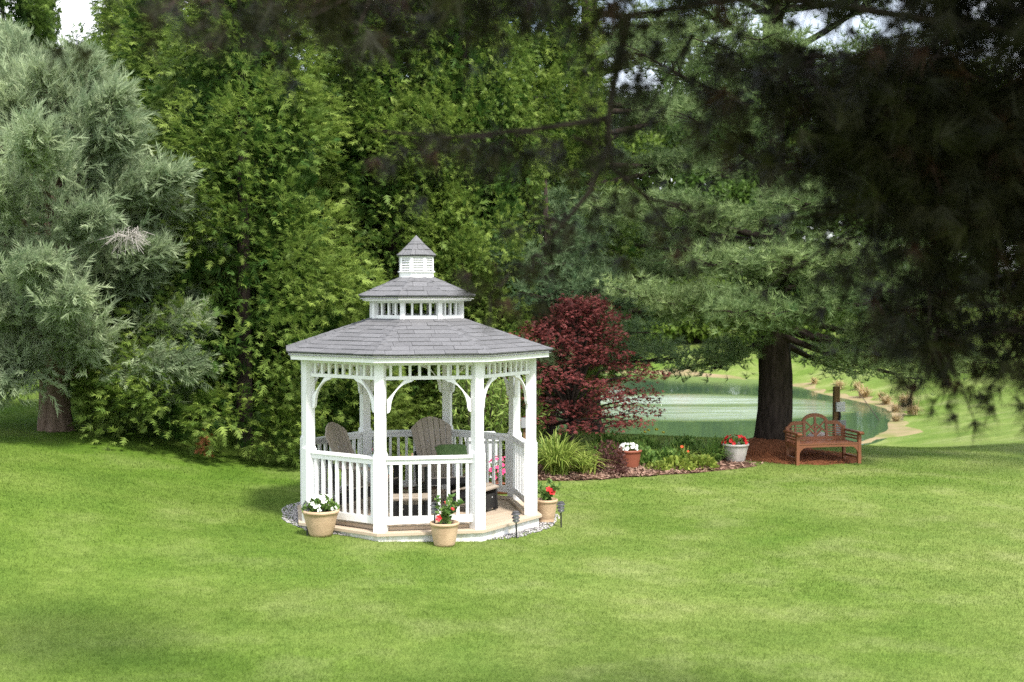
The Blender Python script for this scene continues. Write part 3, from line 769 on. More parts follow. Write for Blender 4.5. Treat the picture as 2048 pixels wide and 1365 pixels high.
def path_light(label, x, y, lean=0, z=None, hh=.36):
    t = thing('path_light', label, 'garden light', (x, y, Tz(x, y) - .02 if z is None else z), 0, 'black garden path lights round the gazebo'); t.rotation_euler = (0, lean, 0)
    MB().tube([(0, 0, -.05), (0, 0, hh - .13)], [.011, .010], 8).ob('stake', M['black'], t)
    MB().lathe([(.026, hh - .135), (.036, hh - .12), (.036, hh - .02), (.03, hh - .012)], 16).ob('lens', M['lens'], t, smooth=False)
    for k, zz in enumerate((hh - .115, hh - .075, hh - .03)):
        r_ = (.048, .054, .060)[k]
        MB().lathe([(r_ * .6, zz + .006), (r_, zz - .004), (r_, zz + .002), (r_ * .7, zz + .02)], 20).ob('shade_ring', M['lightshade'], t)
    MB().lathe([(.044, hh - .006), (.047, hh), (.03, hh + .010), (.004, hh + .014)], 20).ob('solar_cap', M['lightshade'], t)
path_light('black tiered path light standing before the gazebo entrance step', .06, 15.92, R(-2))
path_light('black tiered path light on the lawn right of the footed pot', .66, 16.75, R(-1))
path_light('dark path light half hidden by the white-flowered pot', -2.56, 15.62, 0, None, .44)
path_light('dark path light poking up from the red-bloomed front pot', -.95, 15.36, 0, .22, .33)

# cabinet, box on stake behind gazebo
t = thing('storage_cabinet', 'pale grey cabinet with a white lid behind the gazebo', 'cabinet', (-.50, 20.55, Tz(-.5, 20.55)), R(4))
MB().box((0, 0, .34), (.50, .42, .68)).ob('body', M['pale'], t)
MB().box((0, 0, .725), (.56, .48, .07)).prism([(-.27, .762), (.27, .762), (.22, .80), (-.22, .80)], -.2, .2).ob('lid', M['white'], t)
t = thing('outlet_post', 'small grey box on a stake beside the gazebo right post', 'utility box', (.22, 22.0, Tz(.22, 22)), 0)
MB().box((0, 0, .45), (.05, .05, .9)).ob('stake', M['post'], t); MB().box((0, -.03, .82), (.12, .10, .17)).ob('box', M['grey'], t)

# ------------------------------------------------------------------ bench
bn = thing('garden_bench', 'reddish teak bench with arched fretwork back under the pine', 'bench', (5.98, 24.15, Tz(5.98, 24.15) + .02), R(13))
HW = .64; bn.scale = (1.0, 1.0, .93)
for s in (-1, 1):
    MB().box((s * HW, -.26, .31), (.062, .062, .62)).ob('leg', M['teak'], bn)
    MB().bar((s * (HW - .04), .26, 0), (s * (HW - .04), .30, .72), .055, .055, (1, 0, 0)).ob('leg', M['teak'], bn)
    am = MB().prism([(-.36, .60), (-.38, .63), (-.34, .66), (.28, .66), (.28, .62), (-.30, .62)], s * HW - .045, s * HW + .045, 'yz')
    am.ob('arm', M['teak'], bn)
    for zz in (.50, .555): MB().bar((s * HW, -.24, zz), (s * (HW - .03), .27, zz), .022, .03).ob('arm_slat', M['teak'], bn)
    MB().bar((s * HW, -.24, .38), (s * (HW - .03), .27, .38), .03, .06).ob('side_rail', M['teak'], bn)
    MB().bar((s * HW, -.24, .12), (s * (HW - .03), .27, .12), .03, .04).ob('stretcher', M['teak'], bn)
    MB().prism([(s * (HW - .03), .36), (s * (HW - .03), .22), (s * (HW - .06), .29), (s * (HW - .12), .345), (s * (HW - .2), .36)][::s], -.28, -.25).ob('corner_bracket', M['teak'], bn)
MB().box((0, -.265, .385), (2 * HW - .062, .03, .055)).ob('apron', M['teak'], bn)
for k in range(6): MB().box((0, -.25 + k * .093, .425), (2 * HW - .07 if k else 2 * HW - .062, .08, .022)).ob('seat_slat', M['teak'], bn)
def byz(z): return .27 + (z - .42) * .12
def crest(u):   # lower and upper edge of the stepped arch
    a = abs(u)
    if a < .26: return .80 + .19 * math.sqrt(max(0, 1 - (a / .275) ** 2))
    if a < .44: return .83
    return .83 - .17 * ((a - .44) / .18) ** 2
def back_piece(poly, name, th=.035):
    V = [(u, byz(z) - th / 2, z) for u, z in poly] + [(u, byz(z) + th / 2, z) for u, z in poly]; n_ = len(poly)
    return MB().add(V, [tuple(range(n_)), tuple(range(2 * n_ - 1, n_ - 1, -1))] + [(i, i + n_, (i + 1) % n_ + n_, (i + 1) % n_) for i in range(n_)]).ob(name, M['teak'], bn)
us = np.linspace(-.26, .26, 21)
cr_ = MB()
U = np.linspace(-.60, .60, 49)
for a_, b_ in zip(U[:-1], U[1:]):
    za, zb = crest(a_), crest(b_); w = .075
    V = [(a_, byz(za) - .018, za - w), (b_, byz(zb) - .018, zb - w), (b_, byz(zb) - .018, zb), (a_, byz(za) - .018, za)]
    V += [(u, y_ + .036, z_) for u, y_, z_ in V]
    cr_.add(V, [(0, 1, 2, 3), (7, 6, 5, 4), (3, 2, 6, 7), (0, 4, 5, 1)])
cr_.ob('crest_rail', M['teak'], bn)
MB().bar((-HW + .03, byz(.47), .475), (HW - .03, byz(.47), .475), .035, .07).ob('back_rail', M['teak'], bn)
for s in (-1, 1):
    MB().bar((s * .235, byz(.5), .49), (s * .235, byz(.83), .84), .05, .034, (0, 1, 0)).ob('stile', M['teak'], bn)
    MB().bar((s * .575, byz(.5), .44), (s * .575, byz(.73), .73), .05, .034, (0, 1, 0)).ob('stile', M['teak'], bn)
    MB().bar((s * .42, byz(.5), .49), (s * .42, byz(.73), .78), .03, .026, (0, 1, 0)).ob('fret', M['teak'], bn)
    for zz in (.55, .60, .65, .70): MB().bar((s * .26, byz(zz), zz), (s * .55, byz(zz), zz), .022, .02).ob('back_slat', M['teak'], bn)
    MB().bar((0, byz(.64), .62), (s * .22, byz(.82), .84), .03, .024, (0, 1, 0)).ob('fret', M['teak'], bn)
    MB().bar((0, byz(.70), .78), (s * .22, byz(.55), .60), .03, .024, (0, 1, 0)).ob('fret', M['teak'], bn)
    MB().bar((0, byz(.50), .52), (s * .13, byz(.63), .655), .03, .024, (0, 1, 0)).ob('fret', M['teak'], bn)
MB().bar((0, byz(.5), .49), (0, byz(.93), .95), .04, .03, (0, 1, 0)).ob('fret', M['teak'], bn)

t = thing('utility_post', 'wooden post with a white outlet box rising behind the bench', 'utility post', (6.98, 27.0, Tz(6.98, 27)), R(6))
MB().box((0, 0, .62), (.125, .10, 1.34)).ob('post', M['post'], t)
MB().box((.06, -.08, .86), (.19, .07, .2)).box((.07, -.118, .87), (.11, .01, .10)).ob('outlet_box', M['pale'], t)
MB().box((.05, -.09, .42), (.24, .1, .30)).ob('control_box', M['grey'], t)
MB().tube([(.05, -.07, .76), (.06, -.08, .65), (.04, -.08, .57)], [.022] * 3, 8).ob('conduit', M['black'], t)
t = MB()
t.lathe([(.02, 0), (.20, .02), (.25, .10), (.24, .2), (.16, .28), (.02, .31)], 20, lambda r, z, a: r * (1 + .07 * math.sin(2 * a + 1) + .04 * math.sin(5 * a + z * 9)))
tag(t.ob('garden_stone', M['pinkstone'], None, (6.12, 25.05, Tz(6.12, 25.05) + .22), (0, 0, .3), True), 'pale pinkish rounded stone ornament seen through the bench back', 'stone')
t = MB(); t.tube([(0, 0, 0), (-.5, .9, .95)], [.014, .010], 6)
tag(t.ob('leaning_pole', M['twig'], None, (12.3, 42, Tz(12.3, 42) + .1)), 'thin grey pole leaning at the right end of the pond', 'pole')

# ------------------------------------------------------------------ trees
def tree(name, label, loc, crown, trunk, rz=0, scale=1, group=None, extra=()):
    t = thing(name, label, 'tree', loc, rz, group); t.scale = scale if isinstance(scale, tuple) else (scale,) * 3
    if trunk: ob('trunk', trunk, t)
    ob('crown', crown, t)
    for nm, me in extra: ob(nm, me, t, kind='stuff' if nm == 'dead_spray' else None)
    return t
def arbor_mesh(seed, Rm, H, n_cl, per, mat, col=False, size=.20, cone=False):
    q = np.random.default_rng(seed); F_ = Fol()
    def rad(z):
        s = z / H
        if col: return Rm * np.clip(.75 + .5 * s, 0, 1) * np.clip((1 - s) * 2.2, 0, 1) ** .6
        if cone: return Rm * np.clip(.86 + 1.6 * s, 0, 1) * np.clip((1 - s) * 1.12, 0, 1) ** .85
        return Rm * np.clip(.78 + 1.3 * s, 0, 1) * np.clip((1 - s) * 1.35, 0, 1) ** .62
    z = q.uniform(.03, .99, n_cl * 5) * H; a = q.uniform(0, 6.283, len(z))
    g = np.sin(3 * a + .9 * z + seed) + np.sin(1.8 * z - 2 * a + 2 * seed)
    keep = (q.random(len(z)) < (rad(z) / Rm + .12)) & ((g > -.75) | (z < 1.2)); z, a, g = z[keep][:n_cl], a[keep][:n_cl], g[keep][:n_cl]; n = len(z)
    r = rad(z) * q.uniform(.80, 1.04, n) * (.95 + .08 * g)
    C = np.stack([r * np.cos(a), r * np.sin(a), z], 1); out = np.stack([np.cos(a), np.sin(a), .25 * np.ones(n)], 1)
    cr_ = q.uniform(.34, .68, n) * (Rm / 2.2) ** .4
    ct = q.beta(2.2, 2.2, n)
    m = per
    Ci = np.repeat(C, m, 0); Oi = nrm(np.repeat(out, m, 0)); ri = np.repeat(cr_, m)
    u = nrm(q.normal(size=(n * m, 3)) + Oi * .9)
    P = Ci + u * (ri * q.uniform(.55, 1.08, n * m))[:, None] * np.array([1, 1, 1.15])
    P[:, 2] = np.maximum(P[:, 2], .06)
    d = u * .6 + Oi * .6 + np.array([0, 0, -.15]) + q.normal(0, .3, (n * m, 3))
    # fans hang edge-on or face-out: mostly upright plates
    tint = np.clip(np.repeat(ct, m) * .6 + q.normal(.28, .2, n * m), 0, 1)
    F_.add(*scatter(*SPRAY, P, d, size * q.uniform(.7, 1.3, n * m), q.normal(0, .6, n * m), tint))
    k = 3400
    z = q.uniform(.02, .93, k) * H; a = q.uniform(0, 6.283, k); r = rad(z) * q.uniform(.45, .75, k)
    P = np.stack([r * np.cos(a), r * np.sin(a), z], 1)
    F_.add(*scatter(*SPRAY, P, np.stack([np.cos(a), np.sin(a), .3 + 0 * a], 1) + q.normal(0, .5, (k, 3)), q.uniform(.28, .42, k), None, q.uniform(0, .2, k)))
    tr = MB().tube([(0, 0, -.1), (0, 0, H * .5), (0, 0, H * .93)], [.16, .09, .02], 10).mesh('trunk', M['bark'])
    return F_.mesh('crown', mat), tr
A = arbor_mesh(1, 2.6, 10.2, 280, 78, M['thuja'], cone=True); B = arbor_mesh(2, 2.1, 12.5, 270, 74, M['thuja']); Cc = arbor_mesh(3, 1.15, 11.5, 170, 40, M['thujad'], True, .25)
AG = 'tall arborvitae screen behind the gazebo'
def av(me, label, x, y, rz, sc, group=AG, extra=()):
    return tree('arborvitae_tree', label, (x, y, Tz(x, y)), me[0], me[1], rz, sc, group, extra)
dq = np.random.default_rng(5)
P = np.array([(-.1, -2.45, .42)]) + dq.normal(0, 1, (30, 3)) * np.array([.06, .05, .11]); dd = dq.normal(0, .5, (30, 3)) + np.array([0, -.7, -.3])
dead = Fol().add(*scatter(*SPRAY, P, dd, dq.uniform(.14, .22, 30))).mesh('dead_spray', M['deadl'])
av(A, 'broad yellow-green arborvitae with a dead brown spray at its foot, left of gazebo', -4.9, 23.0, 0, (1, 1, 1), extra=[('dead_spray', dead)])
av(B, 'arborvitae half hidden behind the grey-green juniper', -7.2, 27.2, 1.2, (1.02, 1.02, .9))
av(B, 'arborvitae rising straight behind the gazebo cupola left side', -2.4, 25.7, 2.4, (1.0, 1.0, 1.05))
av(B, 'narrower arborvitae behind the right half of the gazebo roof', -.95, 25.4, 3.9, (.74, .74, 1.0))
av(B, 'arborvitae standing between gazebo roof and pine boughs', .35, 28.0, 5.0, (.92, .92, 1.12))
av(B, 'tall arborvitae filling the second row above the gazebo', -5.2, 28.4, 2.0, (1, 1, 1.15))
av(B, 'tall arborvitae deep behind the gazebo roof peak', -2.2, 28.4, 0.7, (.95, .95, 1.15))
CG = 'slim arborvitae columns at upper left'
for k, (x, y, s, rz, lab) in enumerate([(-14.5, 36.2, (1.0, 1.0, 1.25), .3, 'slim dark arborvitae column leftmost behind the juniper top'), (-14.3, 38.5, (.55, .55, 1.2), 2.0, 'slim dark arborvitae column second from the left edge'),
        (-12.3, 36.0, (.72, .72, .86), 4.0, 'short slim arborvitae column under the white sky gap'), (-9.7, 33.0, (.9, .9, 1.28), 5.0, 'slim dark arborvitae column right of the white sky gap')]):
    av(Cc, lab, x, y, rz, s, CG)

# juniper
def juniper():
    q = np.random.default_rng(21); F_ = Fol(); lim = MB(); dead = MB()
    zp = np.array([.6, 1, 2.4, 3.5, 5.0, 5.6, 6.1, 6.9]); rp = np.array([1.7, 2.3, 2.5, 2.85, 2.55, 1.75, 1.15, .2])
    nb = 62
    for b in range(nb + 5):
        ze = .7 + 5.9 * ((b + .5) / nb); a = b * 2.39996 + q.normal(0, .2)
        rr = float(np.interp(ze, zp, rp)) * q.uniform(.62, 1.2) * (1 + .12 * math.cos(a + .9))
        z0_ = max(.9, ze * .8 - .25 * rr + .3)
        e = np.array([rr * math.cos(a), rr * math.sin(a), ze]); s = np.array([0, 0, z0_])
        if b >= nb: k = b - nb; rr = 1.6; e = np.array([-.75 - .3 * (k % 3), -.5 + .25 * k, 6.1 + .25 * k]); s = np.array([0, 0, 4.2])
        mid = (s + e) / 2 + np.array([0, 0, .18])
        lim.tube([s, mid, e * .93 + s * .07], [.06, .035, .012], 5)
        n = int(125 + 95 * rr)
        t = 1 - q.beta(1.0, 2.0, n) * .75
        path = path_ = (1 - t)[:, None] ** 2 * s + 2 * ((1 - t) * t)[:, None] * mid + (t ** 2)[:, None] * e
        bd_ = nrm((e - s)[None])[0]
        wid = .52 * (1.08 - t)[:, None] ** .75 + .06
        P = path + q.normal(0, 1, (n, 3)) * wid * np.array([.75, .75, .42]) 
        P = P[P[:, 2] > np.where(np.hypot(P[:, 0], P[:, 1]) < 1.3, 1.15, .55)]; n = len(P)
        d = bd_ * .75 + nrm(P - (s + e) / 2) * .35 + q.normal(0, .45, (n, 3)) + np.array([0, 0, .02])
        ct = q.beta(2, 2)
        F_.add(*scatter(*PLUME, P, d, q.uniform(.3, .55, n), None, np.clip(ct * .55 + q.normal(.34, .18, n), 0, 1)))
    tr = MB()
    nseg = 14
    def fl(r, z, a): return r * (1 + .12 * math.sin(3 * a + .6) + .07 * math.sin(7 * a + z) + .03 * math.sin(13 * a))
    tr.lathe([(.30, -.08), (.235, .08), (.20, .4), (.20, .9), (.215, 1.3), (.21, 1.7), (.2, 3), (.12, 4.8), (.03, 6.5)], 28, fl)
    tr.tube([(-.20, -.1, -.05), (-.19, -.1, .4), (-.17, -.06, 1.2), (-.5, 0, 2.2)], [.13, .10, .10, .06], 10)
    c = np.array([2.0, -2.2, 3.40])
    for k in range(44):
        e = c + q.normal(0, 1, 3) * np.array([.26, .16, .09]) - (0, 0, .12); m_ = (c + e) / 2 + q.normal(0, .04, 3) + (0, 0, .06)
        dead.tube([c, m_, e], [.006, .0045, .003], 4)
        for w in range(2): dead.tube([m_, m_ + q.normal(0, .06, 3), m_ + q.normal(0, .1, 3) - (0, 0, .06)], [.004, .003, .002], 3)
    return F_.mesh('crown', M['juniper']), tr.mesh('trunk', M['barkl'], True), lim.mesh('limbs', M['barkl']), dead.mesh('dead_twigs', M['deadtwig'])
jc, jt, jl, jd = juniper()
tree('juniper_tree', 'feathery grey-green juniper with a short forked trunk on the left lawn', (-7.8, 21.5, Tz(-7.8, 21.5)), jc, jt, 0, .95, None, [('limbs', jl), ('dead_twigs', jd)])

# pines
def bough(F_, lim, s, e, q, nsub=16, ntuft=20, wid=1.0, sag=.25, size=.15, r0=.07, tmpl=TUFT, ct=None, start=.3):
    s = np.array(s, float); e = np.array(e, float); L_ = np.linalg.norm(e - s)
    mid = (s + e) / 2 + np.array([0, 0, -sag * .4]) + q.normal(0, .05 * L_, 3) * np.array([1, 1, .4])
    pts = [(1 - t) ** 2 * s + 2 * t * (1 - t) * mid + t * t * e for t in np.linspace(0, 1, 7)]
    lim.tube(pts, list(np.linspace(r0, .012, 7)), 6)
    ax = nrm((e - s)[None])[0]; sd = np.cross(ax, (0, 0, 1)); sd /= np.linalg.norm(sd) + 1e-9
    if ct is None: ct = q.beta(2, 2)
    for k in range(nsub):
        t = start + (1 - start) * (k + q.random()) / nsub
        p = (1 - t) ** 2 * s + 2 * t * (1 - t) * mid + t * t * e
        side_ = 1 if k % 2 else -1
        ln_ = wid * q.uniform(.5, 1.05) * (1.25 - .7 * t)
        d = ax * q.uniform(.5, .9) + sd * side_ * q.uniform(.4, 1) + np.array([0, 0, q.uniform(-.05, .25)]); d /= np.linalg.norm(d)
        lim.tube([p, p + d * ln_ * .6 + (0, 0, .02), p + d * ln_], [.018, .011, .005], 3)
        n = max(4, int(ntuft * ln_ / max(wid, .3)))
        tt = q.uniform(.15, 1.05, n)
        P = p + d * (ln_ * tt)[:, None] + q.normal(0, 1, (n, 3)) * np.array([.16, .16, .15]) + np.array([0, 0, .08])
        dd = d * .45 + np.array([0, 0, .65]) + q.normal(0, .38, (n, 3))
        F_.add(*scatter(*tmpl, P, dd, size * q.uniform(.75, 1.2, n), None, np.clip(ct * .55 + q.normal(.22, .16, n), 0, 1)))
def pine_trunk(h, r, seed=0, lean=0):
    tr = MB()
    tr.lathe([(r * 1.75, -.15), (r * 1.35, .08), (r * 1.12, .35), (r * 1.02, .9), (r * .98, 1.6), (r * .93, 2.6), (r * .8, 4.5), (r * .6, h * .6), (r * .08, h)], 28,
             lambda rr, z, a: rr * (1 + .07 * math.sin(3 * a + z * 1.3 + seed) + .05 * math.sin(8 * a - z * 2) + .02 * math.sin(17 * a + z * 5)))
    return tr
PX1, PY1 = 5.32, 25.6; PZ1 = Tz(PX1, PY1)
def pine1():
    q = np.random.default_rng(31); F_ = Fol(); lim = MB()
    def w(x, y, z): return (x - PX1, y - PY1, z - PZ1)
    tk = lambda z: (0, 0, z - PZ1)
    key = [ # trunk height, end (world), width, nsub, ntuft
        (4.1, (1.75, 23.2, 4.75), 1.15, 26, 26), (3.9, (3.4, 22.3, 4.25), 1.0, 24, 26), (4.2, (2.9, 22.6, 5.2), 1.0, 20, 22),
        (2.6, (2.35, 22.9, 2.95), 1.15, 28, 28), (2.9, (3.9, 21.7, 3.25), 1.0, 26, 28), (2.4, (3.2, 23.6, 2.6), .9, 22, 24), (3.1, (4.9, 21.9, 3.6), .9, 20, 24),
        (3.6, (6.3, 22.2, 4.2), .9, 18, 22), (6.6, (2.3, 23.5, 7.0), 1.1, 22, 22), (6.2, (3.9, 22.6, 6.3), 1.0, 18, 22),
        (2.5, (8.7, 24.4, 1.75), 1.1, 24, 24), (2.7, (9.4, 25.6, 2.1), 1.2, 22, 24), (3.0, (8.2, 22.6, 2.4), 1.1, 24, 24), (3.4, (10.0, 24.2, 2.9), 1.2, 22, 24),
        (2.2, (7.4, 27.2, 1.2), .9, 16, 20), (2.2, (3.6, 26.8, 1.35), .9, 16, 18), (4.5, (9.6, 23.6, 4.2), 1.2, 20, 22),
        (2.7, (5.7, 22.4, 2.7), .9, 22, 26), (4.6, (5.2, 22.3, 5.1), 1.0, 22, 26), (5.2, (6.5, 22.3, 5.9), 1.0, 22, 26), (6.4, (5.0, 22.6, 7.1), 1.1, 22, 26), (6.9, (6.4, 22.8, 7.7), 1.1, 22, 24),
        (7.6, (4.4, 22.6, 8.4), 1.1, 22, 24), (3.0, (7.3, 22.4, 3.3), 1.0, 22, 26), (8.4, (5.6, 22.8, 9.2), 1.1, 20, 24), (5.5, (3.2, 23.0, 5.9), 1.1, 22, 24), (8.0, (2.6, 24.0, 8.6), 1.1, 20, 22),
        (3.2, (11.2, 23.4, 3.4), 1.3, 24, 24), (4.0, (11.8, 24.6, 4.4), 1.3, 24, 24), (5.6, (8.6, 23.4, 5.8), 1.2, 22, 24), (6.8, (8.4, 23.6, 7.4), 1.2, 22, 24), (7.8, (7.6, 23.4, 8.8), 1.1, 20, 22),
        (9.0, (4.2, 22.8, 9.8), 1.1, 20, 22), (9.5, (6.8, 22.8, 10.3), 1.1, 20, 22), (8.6, (3.0, 23.4, 9.4), 1.0, 18, 22), (9.0, (8.2, 23.6, 9.9), 1.1, 20, 22), (7.2, (3.5, 22.7, 7.7), 1.0, 18, 22), (10.2, (5.2, 23.2, 11.2), 1.0, 18, 20)]
    lay = np.array([1.5, 2.9, 3.8, 4.7, 6.2, 7.7, 9.2, 10.7])
    key += [(2.3, (7.6, 23.6, 1.5), 1.0, 20, 22), (2.4, (9.2, 24.6, 1.5), 1.0, 20, 22), (2.3, (3.9, 24.1, 1.6), .7, 14, 18), (3.4, (5.5, 22.3, 3.8), 1.0, 22, 24), (3.3, (6.7, 22.5, 3.8), 1.0, 22, 24), (2.6, (4.6, 22.0, 2.9), 1.0, 22, 24), (2.7, (6.4, 22.2, 2.8), 1.0, 20, 24)]
    for zt, e, wd_, ns, nt_ in key:
        zq = lay[np.argmin(np.abs(lay - e[2]))] + q.normal(0, .14); e = (e[0], e[1], zq); zt = min(zt, zq - .25) if zq > 2.4 else zt
        bough(F_, lim, tk(zt), w(*e), q, ns, int(nt_ * 1.45), wd_, .3, .18, .085)
    for k in range(20):
        z_ = 3.6 + 10.0 * (k / 20); a = k * 2.4 + q.normal(0, .25); ln_ = np.interp(z_, [3, 7, 14], [4.6, 4.0, 1.2]) * q.uniform(.75, 1.1)
        if math.sin(a) < .35 and z_ < 9: continue
        bough(F_, lim, (0, 0, z_), (ln_ * math.cos(a), ln_ * math.sin(a), z_ + .25 + q.normal(0, .25)), q, 16, 20, 1.05, .3, .2, .07)
    tr = pine_trunk(14.5, .33); tr.v = [(x + .045 * math.sin(z * 1.3) , y, z) for x, y, z in tr.v]; tr.add(lim.v, lim.f)
    return F_.mesh('crown', M['pine']), tr.mesh('trunk', M['bark'], True)
p1 = pine1()
tree('white_pine_tree', 'thick-trunked pine with layered needle boughs behind the bench', (PX1, PY1, PZ1), p1[0], p1[1])
def pine2(seed, h, r, nb, z0_, l0):
    q = np.random.default_rng(seed); F_ = Fol(); lim = MB()
    for k in range(nb):
        z_ = z0_ + (h - 1.2 - z0_) * (k / nb); a = k * 2.4 + q.normal(0, .25); ln_ = (l0 * (1 - .75 * k / nb)) * q.uniform(.8, 1.15)
        bough(F_, lim, (0, 0, z_), (ln_ * math.cos(a), ln_ * math.sin(a), z_ + .1 + q.normal(0, .25)), q, 17, 20, 1.0, .3, .19, .06)
    tr = pine_trunk(h, r, seed); tr.add(lim.v, lim.f)
    return F_.mesh('crown', M['pineb']), tr.mesh('trunk', M['bark'], True)
p2 = pine2(41, 5.6, .19, 20, 1.7, 2.4)
tree('white_pine_tree', 'slender blue-green pine behind the red maple', (.68, 25.5, Tz(.68, 25.5)), p2[0], p2[1])
tree('white_pine_tree', 'pine reaching in from the right edge beyond the lawn shade', (13.5, 22.7, Tz(13.5, 22.7)), p1[0], p1[1], 2.1, .85)

# broadleaf trees across the pond and left
tree('white_pine_tree', 'dark pine standing behind the red maple and the slender pine', (1.85, 31.0, Tz(1.85, 31)), p1[0], p1[1], 2.6, 1.08)

def decid(seed, Rm, H, n, mat, lf=.22):
    q = np.random.default_rng(seed); F_ = Fol(); tr = MB()
    tr.tube([(0, 0, -.2), (.1, 0, H * .3), (0, .1, H * .6)], [.28, .22, .1], 10)
    m = 46
    u = nrm(q.normal(size=(m, 3))); C = u * q.uniform(.35, 1, (m, 1)) * np.array([Rm, Rm, H * .44]) + np.array([0, 0, H * .53])
    for c in C: tr.tube([(0, 0, H * .35), (c + np.array([0, 0, H * .35])) / 2, c], [.08, .05, .02], 4)
    i = q.integers(0, m, n); rr = q.uniform(.5, 1, n)[:, None] ** .5; v = nrm(q.normal(size=(n, 3)))
    P = C[i] + v * rr * Rm * .36 * np.array([1, 1, .75])
    P[:, 2] = np.maximum(P[:, 2], .3)
    F_.add(*scatter(*BLEAF, P, v + q.normal(0, .6, (n, 3)), lf * q.uniform(.7, 1.3, n), None, np.clip(q.beta(2, 2, m)[i] * .6 + q.normal(.2, .15, n), 0, 1)))
    return F_.mesh('crown', mat), tr.mesh('trunk', M['bark'])
D1 = decid(51, 4.2, 11, 24000, M['decid'], .25); D2 = decid(52, 3.8, 12.5, 24000, M['decid2'], .25)
DG = 'broadleaf trees beyond the pond'
words = ['leftmost', 'second from left', 'third from left', 'fourth from left', 'fifth from left', 'sixth from left', 'seventh from left', 'eighth from left', 'fifth from right', 'fourth from right', 'third from right', 'second from right', 'rightmost']
for k, x in enumerate([-24, -16, -9, -3, 2.5, 8, 13.5, 19, 25, 31, 38, 45, 53]):
    y = 82 + (k * 37 % 13); dm = D1 if k % 2 else D2
    tree('broadleaf_tree', ('pale' if k % 2 else 'dark') + ' green broadleaf tree, ' + words[k] + ' of the far row across the pond', (x, y, Tz(x, y)), dm[0], dm[1], k * 1.3, 1.3 + .45 * ((k * 7) % 5) / 5, DG)
for k, (x, y, s, lab) in enumerate([(-17.5, 43, .55, 'low light green tree left edge beyond the juniper trunk'), (-14.4, 47, .6, 'low green tree beyond the sunlit lawn behind the juniper'), (-10.5, 45, .65, 'low green tree behind the gap between juniper and arborvitae'), (-22, 46, .8, 'green tree at far left behind the juniper')]):
    dm = D1 if k != 1 else D2
    tree('broadleaf_tree', lab, (x, y, Tz(x, y) - .8), dm[0], dm[1], k * 2.1, (s, s, s), 'low trees beyond the left lawn')
sh = decid(53, 1.6, 2.6, 3500, M['decid'], .2)
for k, (x, y, s, lab) in enumerate([(2.5, 71, 1.3, 'round light green bush on the far bank left of the pine trunk'), (8.5, 72.5, 1.5, 'round light green bush on the far bank behind the pine trunk'), (14.5, 71, 1.3, 'round light green bush on the far bank right of the pine trunk'), (20.5, 66, 1.4, 'light green bush at the right end of the far bank'),
        (-1.0, 75, 2.0, 'large bush on the far slope leftmost of the back row'), (5.0, 77, 2.2, 'large bush on the far slope second of the back row'), (11.0, 76, 2.1, 'large bush on the far slope behind the pine trunk right side'), (17.0, 75, 2.2, 'large bush on the far slope above the utility post'), (24.0, 74, 2.2, 'large bush on the far slope rightmost of the back row')]):
    t_ = tree('bush', lab, (x, y, Tz(x, y) - .2), sh[0], sh[1], k * 1.7, (s, s, s), 'bushes on the far bank'); t_['category'] = 'bush'

# red maple
def maple():
    q = np.random.default_rng(61); F_ = Fol(); tr = MB()
    tr.tube([(0, 0, -.05), (.02, 0, .35), (0, .02, .7)], [.055, .048, .04], 8)
    zp = [.45, .8, 1.3, 1.7, 2.2, 2.6, 3.0]; rp = [.75, 1.2, 1.38, 1.28, .95, .55, .12]
    for k in range(84):
        z_ = .68 + 2.32 * (k + .5) / 84; a = k * 2.4 + q.normal(0, .3); rr = float(np.interp(z_, zp, rp)) * math.sqrt(q.uniform(.18, 1.05))
        if math.cos(a) > 0 and 1.1 < z_ < 1.7: rr *= 1.12
        c = np.array([rr * math.cos(a) + .12 * (z_ - 1.3) , rr * math.sin(a), z_])
        tr.tube([(0, .02, min(.6 + .3 * z_ * .5, z_)), (c * np.array([.5, .5, 1]) - (0, 0, .12)), c], [.026, .016, .005], 4)
        n = 125; th = q.uniform(0, 6.283, n); r_ = .40 * np.sqrt(q.random(n))
        P = c + np.stack([r_ * np.cos(th), r_ * np.sin(th), q.normal(0, .05, n) - .28 * r_ ** 2], 1)
        o = np.array([math.cos(a), math.sin(a), 0])
        d = np.stack([np.cos(th), np.sin(th), -.25 * np.ones(n)], 1) * .6 + o * .6 + q.normal(0, .3, (n, 3))
        F_.add(*scatter(*MLEAF, P, d, q.uniform(.05, .085, n), q.normal(0, .5, n), np.clip(q.beta(2, 2.5) * .5 + .12 * z_ * 0 + q.normal(.25, .2, n), 0, 1)))
    return F_.mesh('crown', M['maple']), tr.mesh('trunk', M['bark'])
mm = maple()
tree('japanese_maple_tree', 'dark red maple with layered foliage right of the gazebo', (1.10, 23.5, Tz(1.1, 23.5)), mm[0], mm[1], 0, (1.1, 1.1, 1.02))

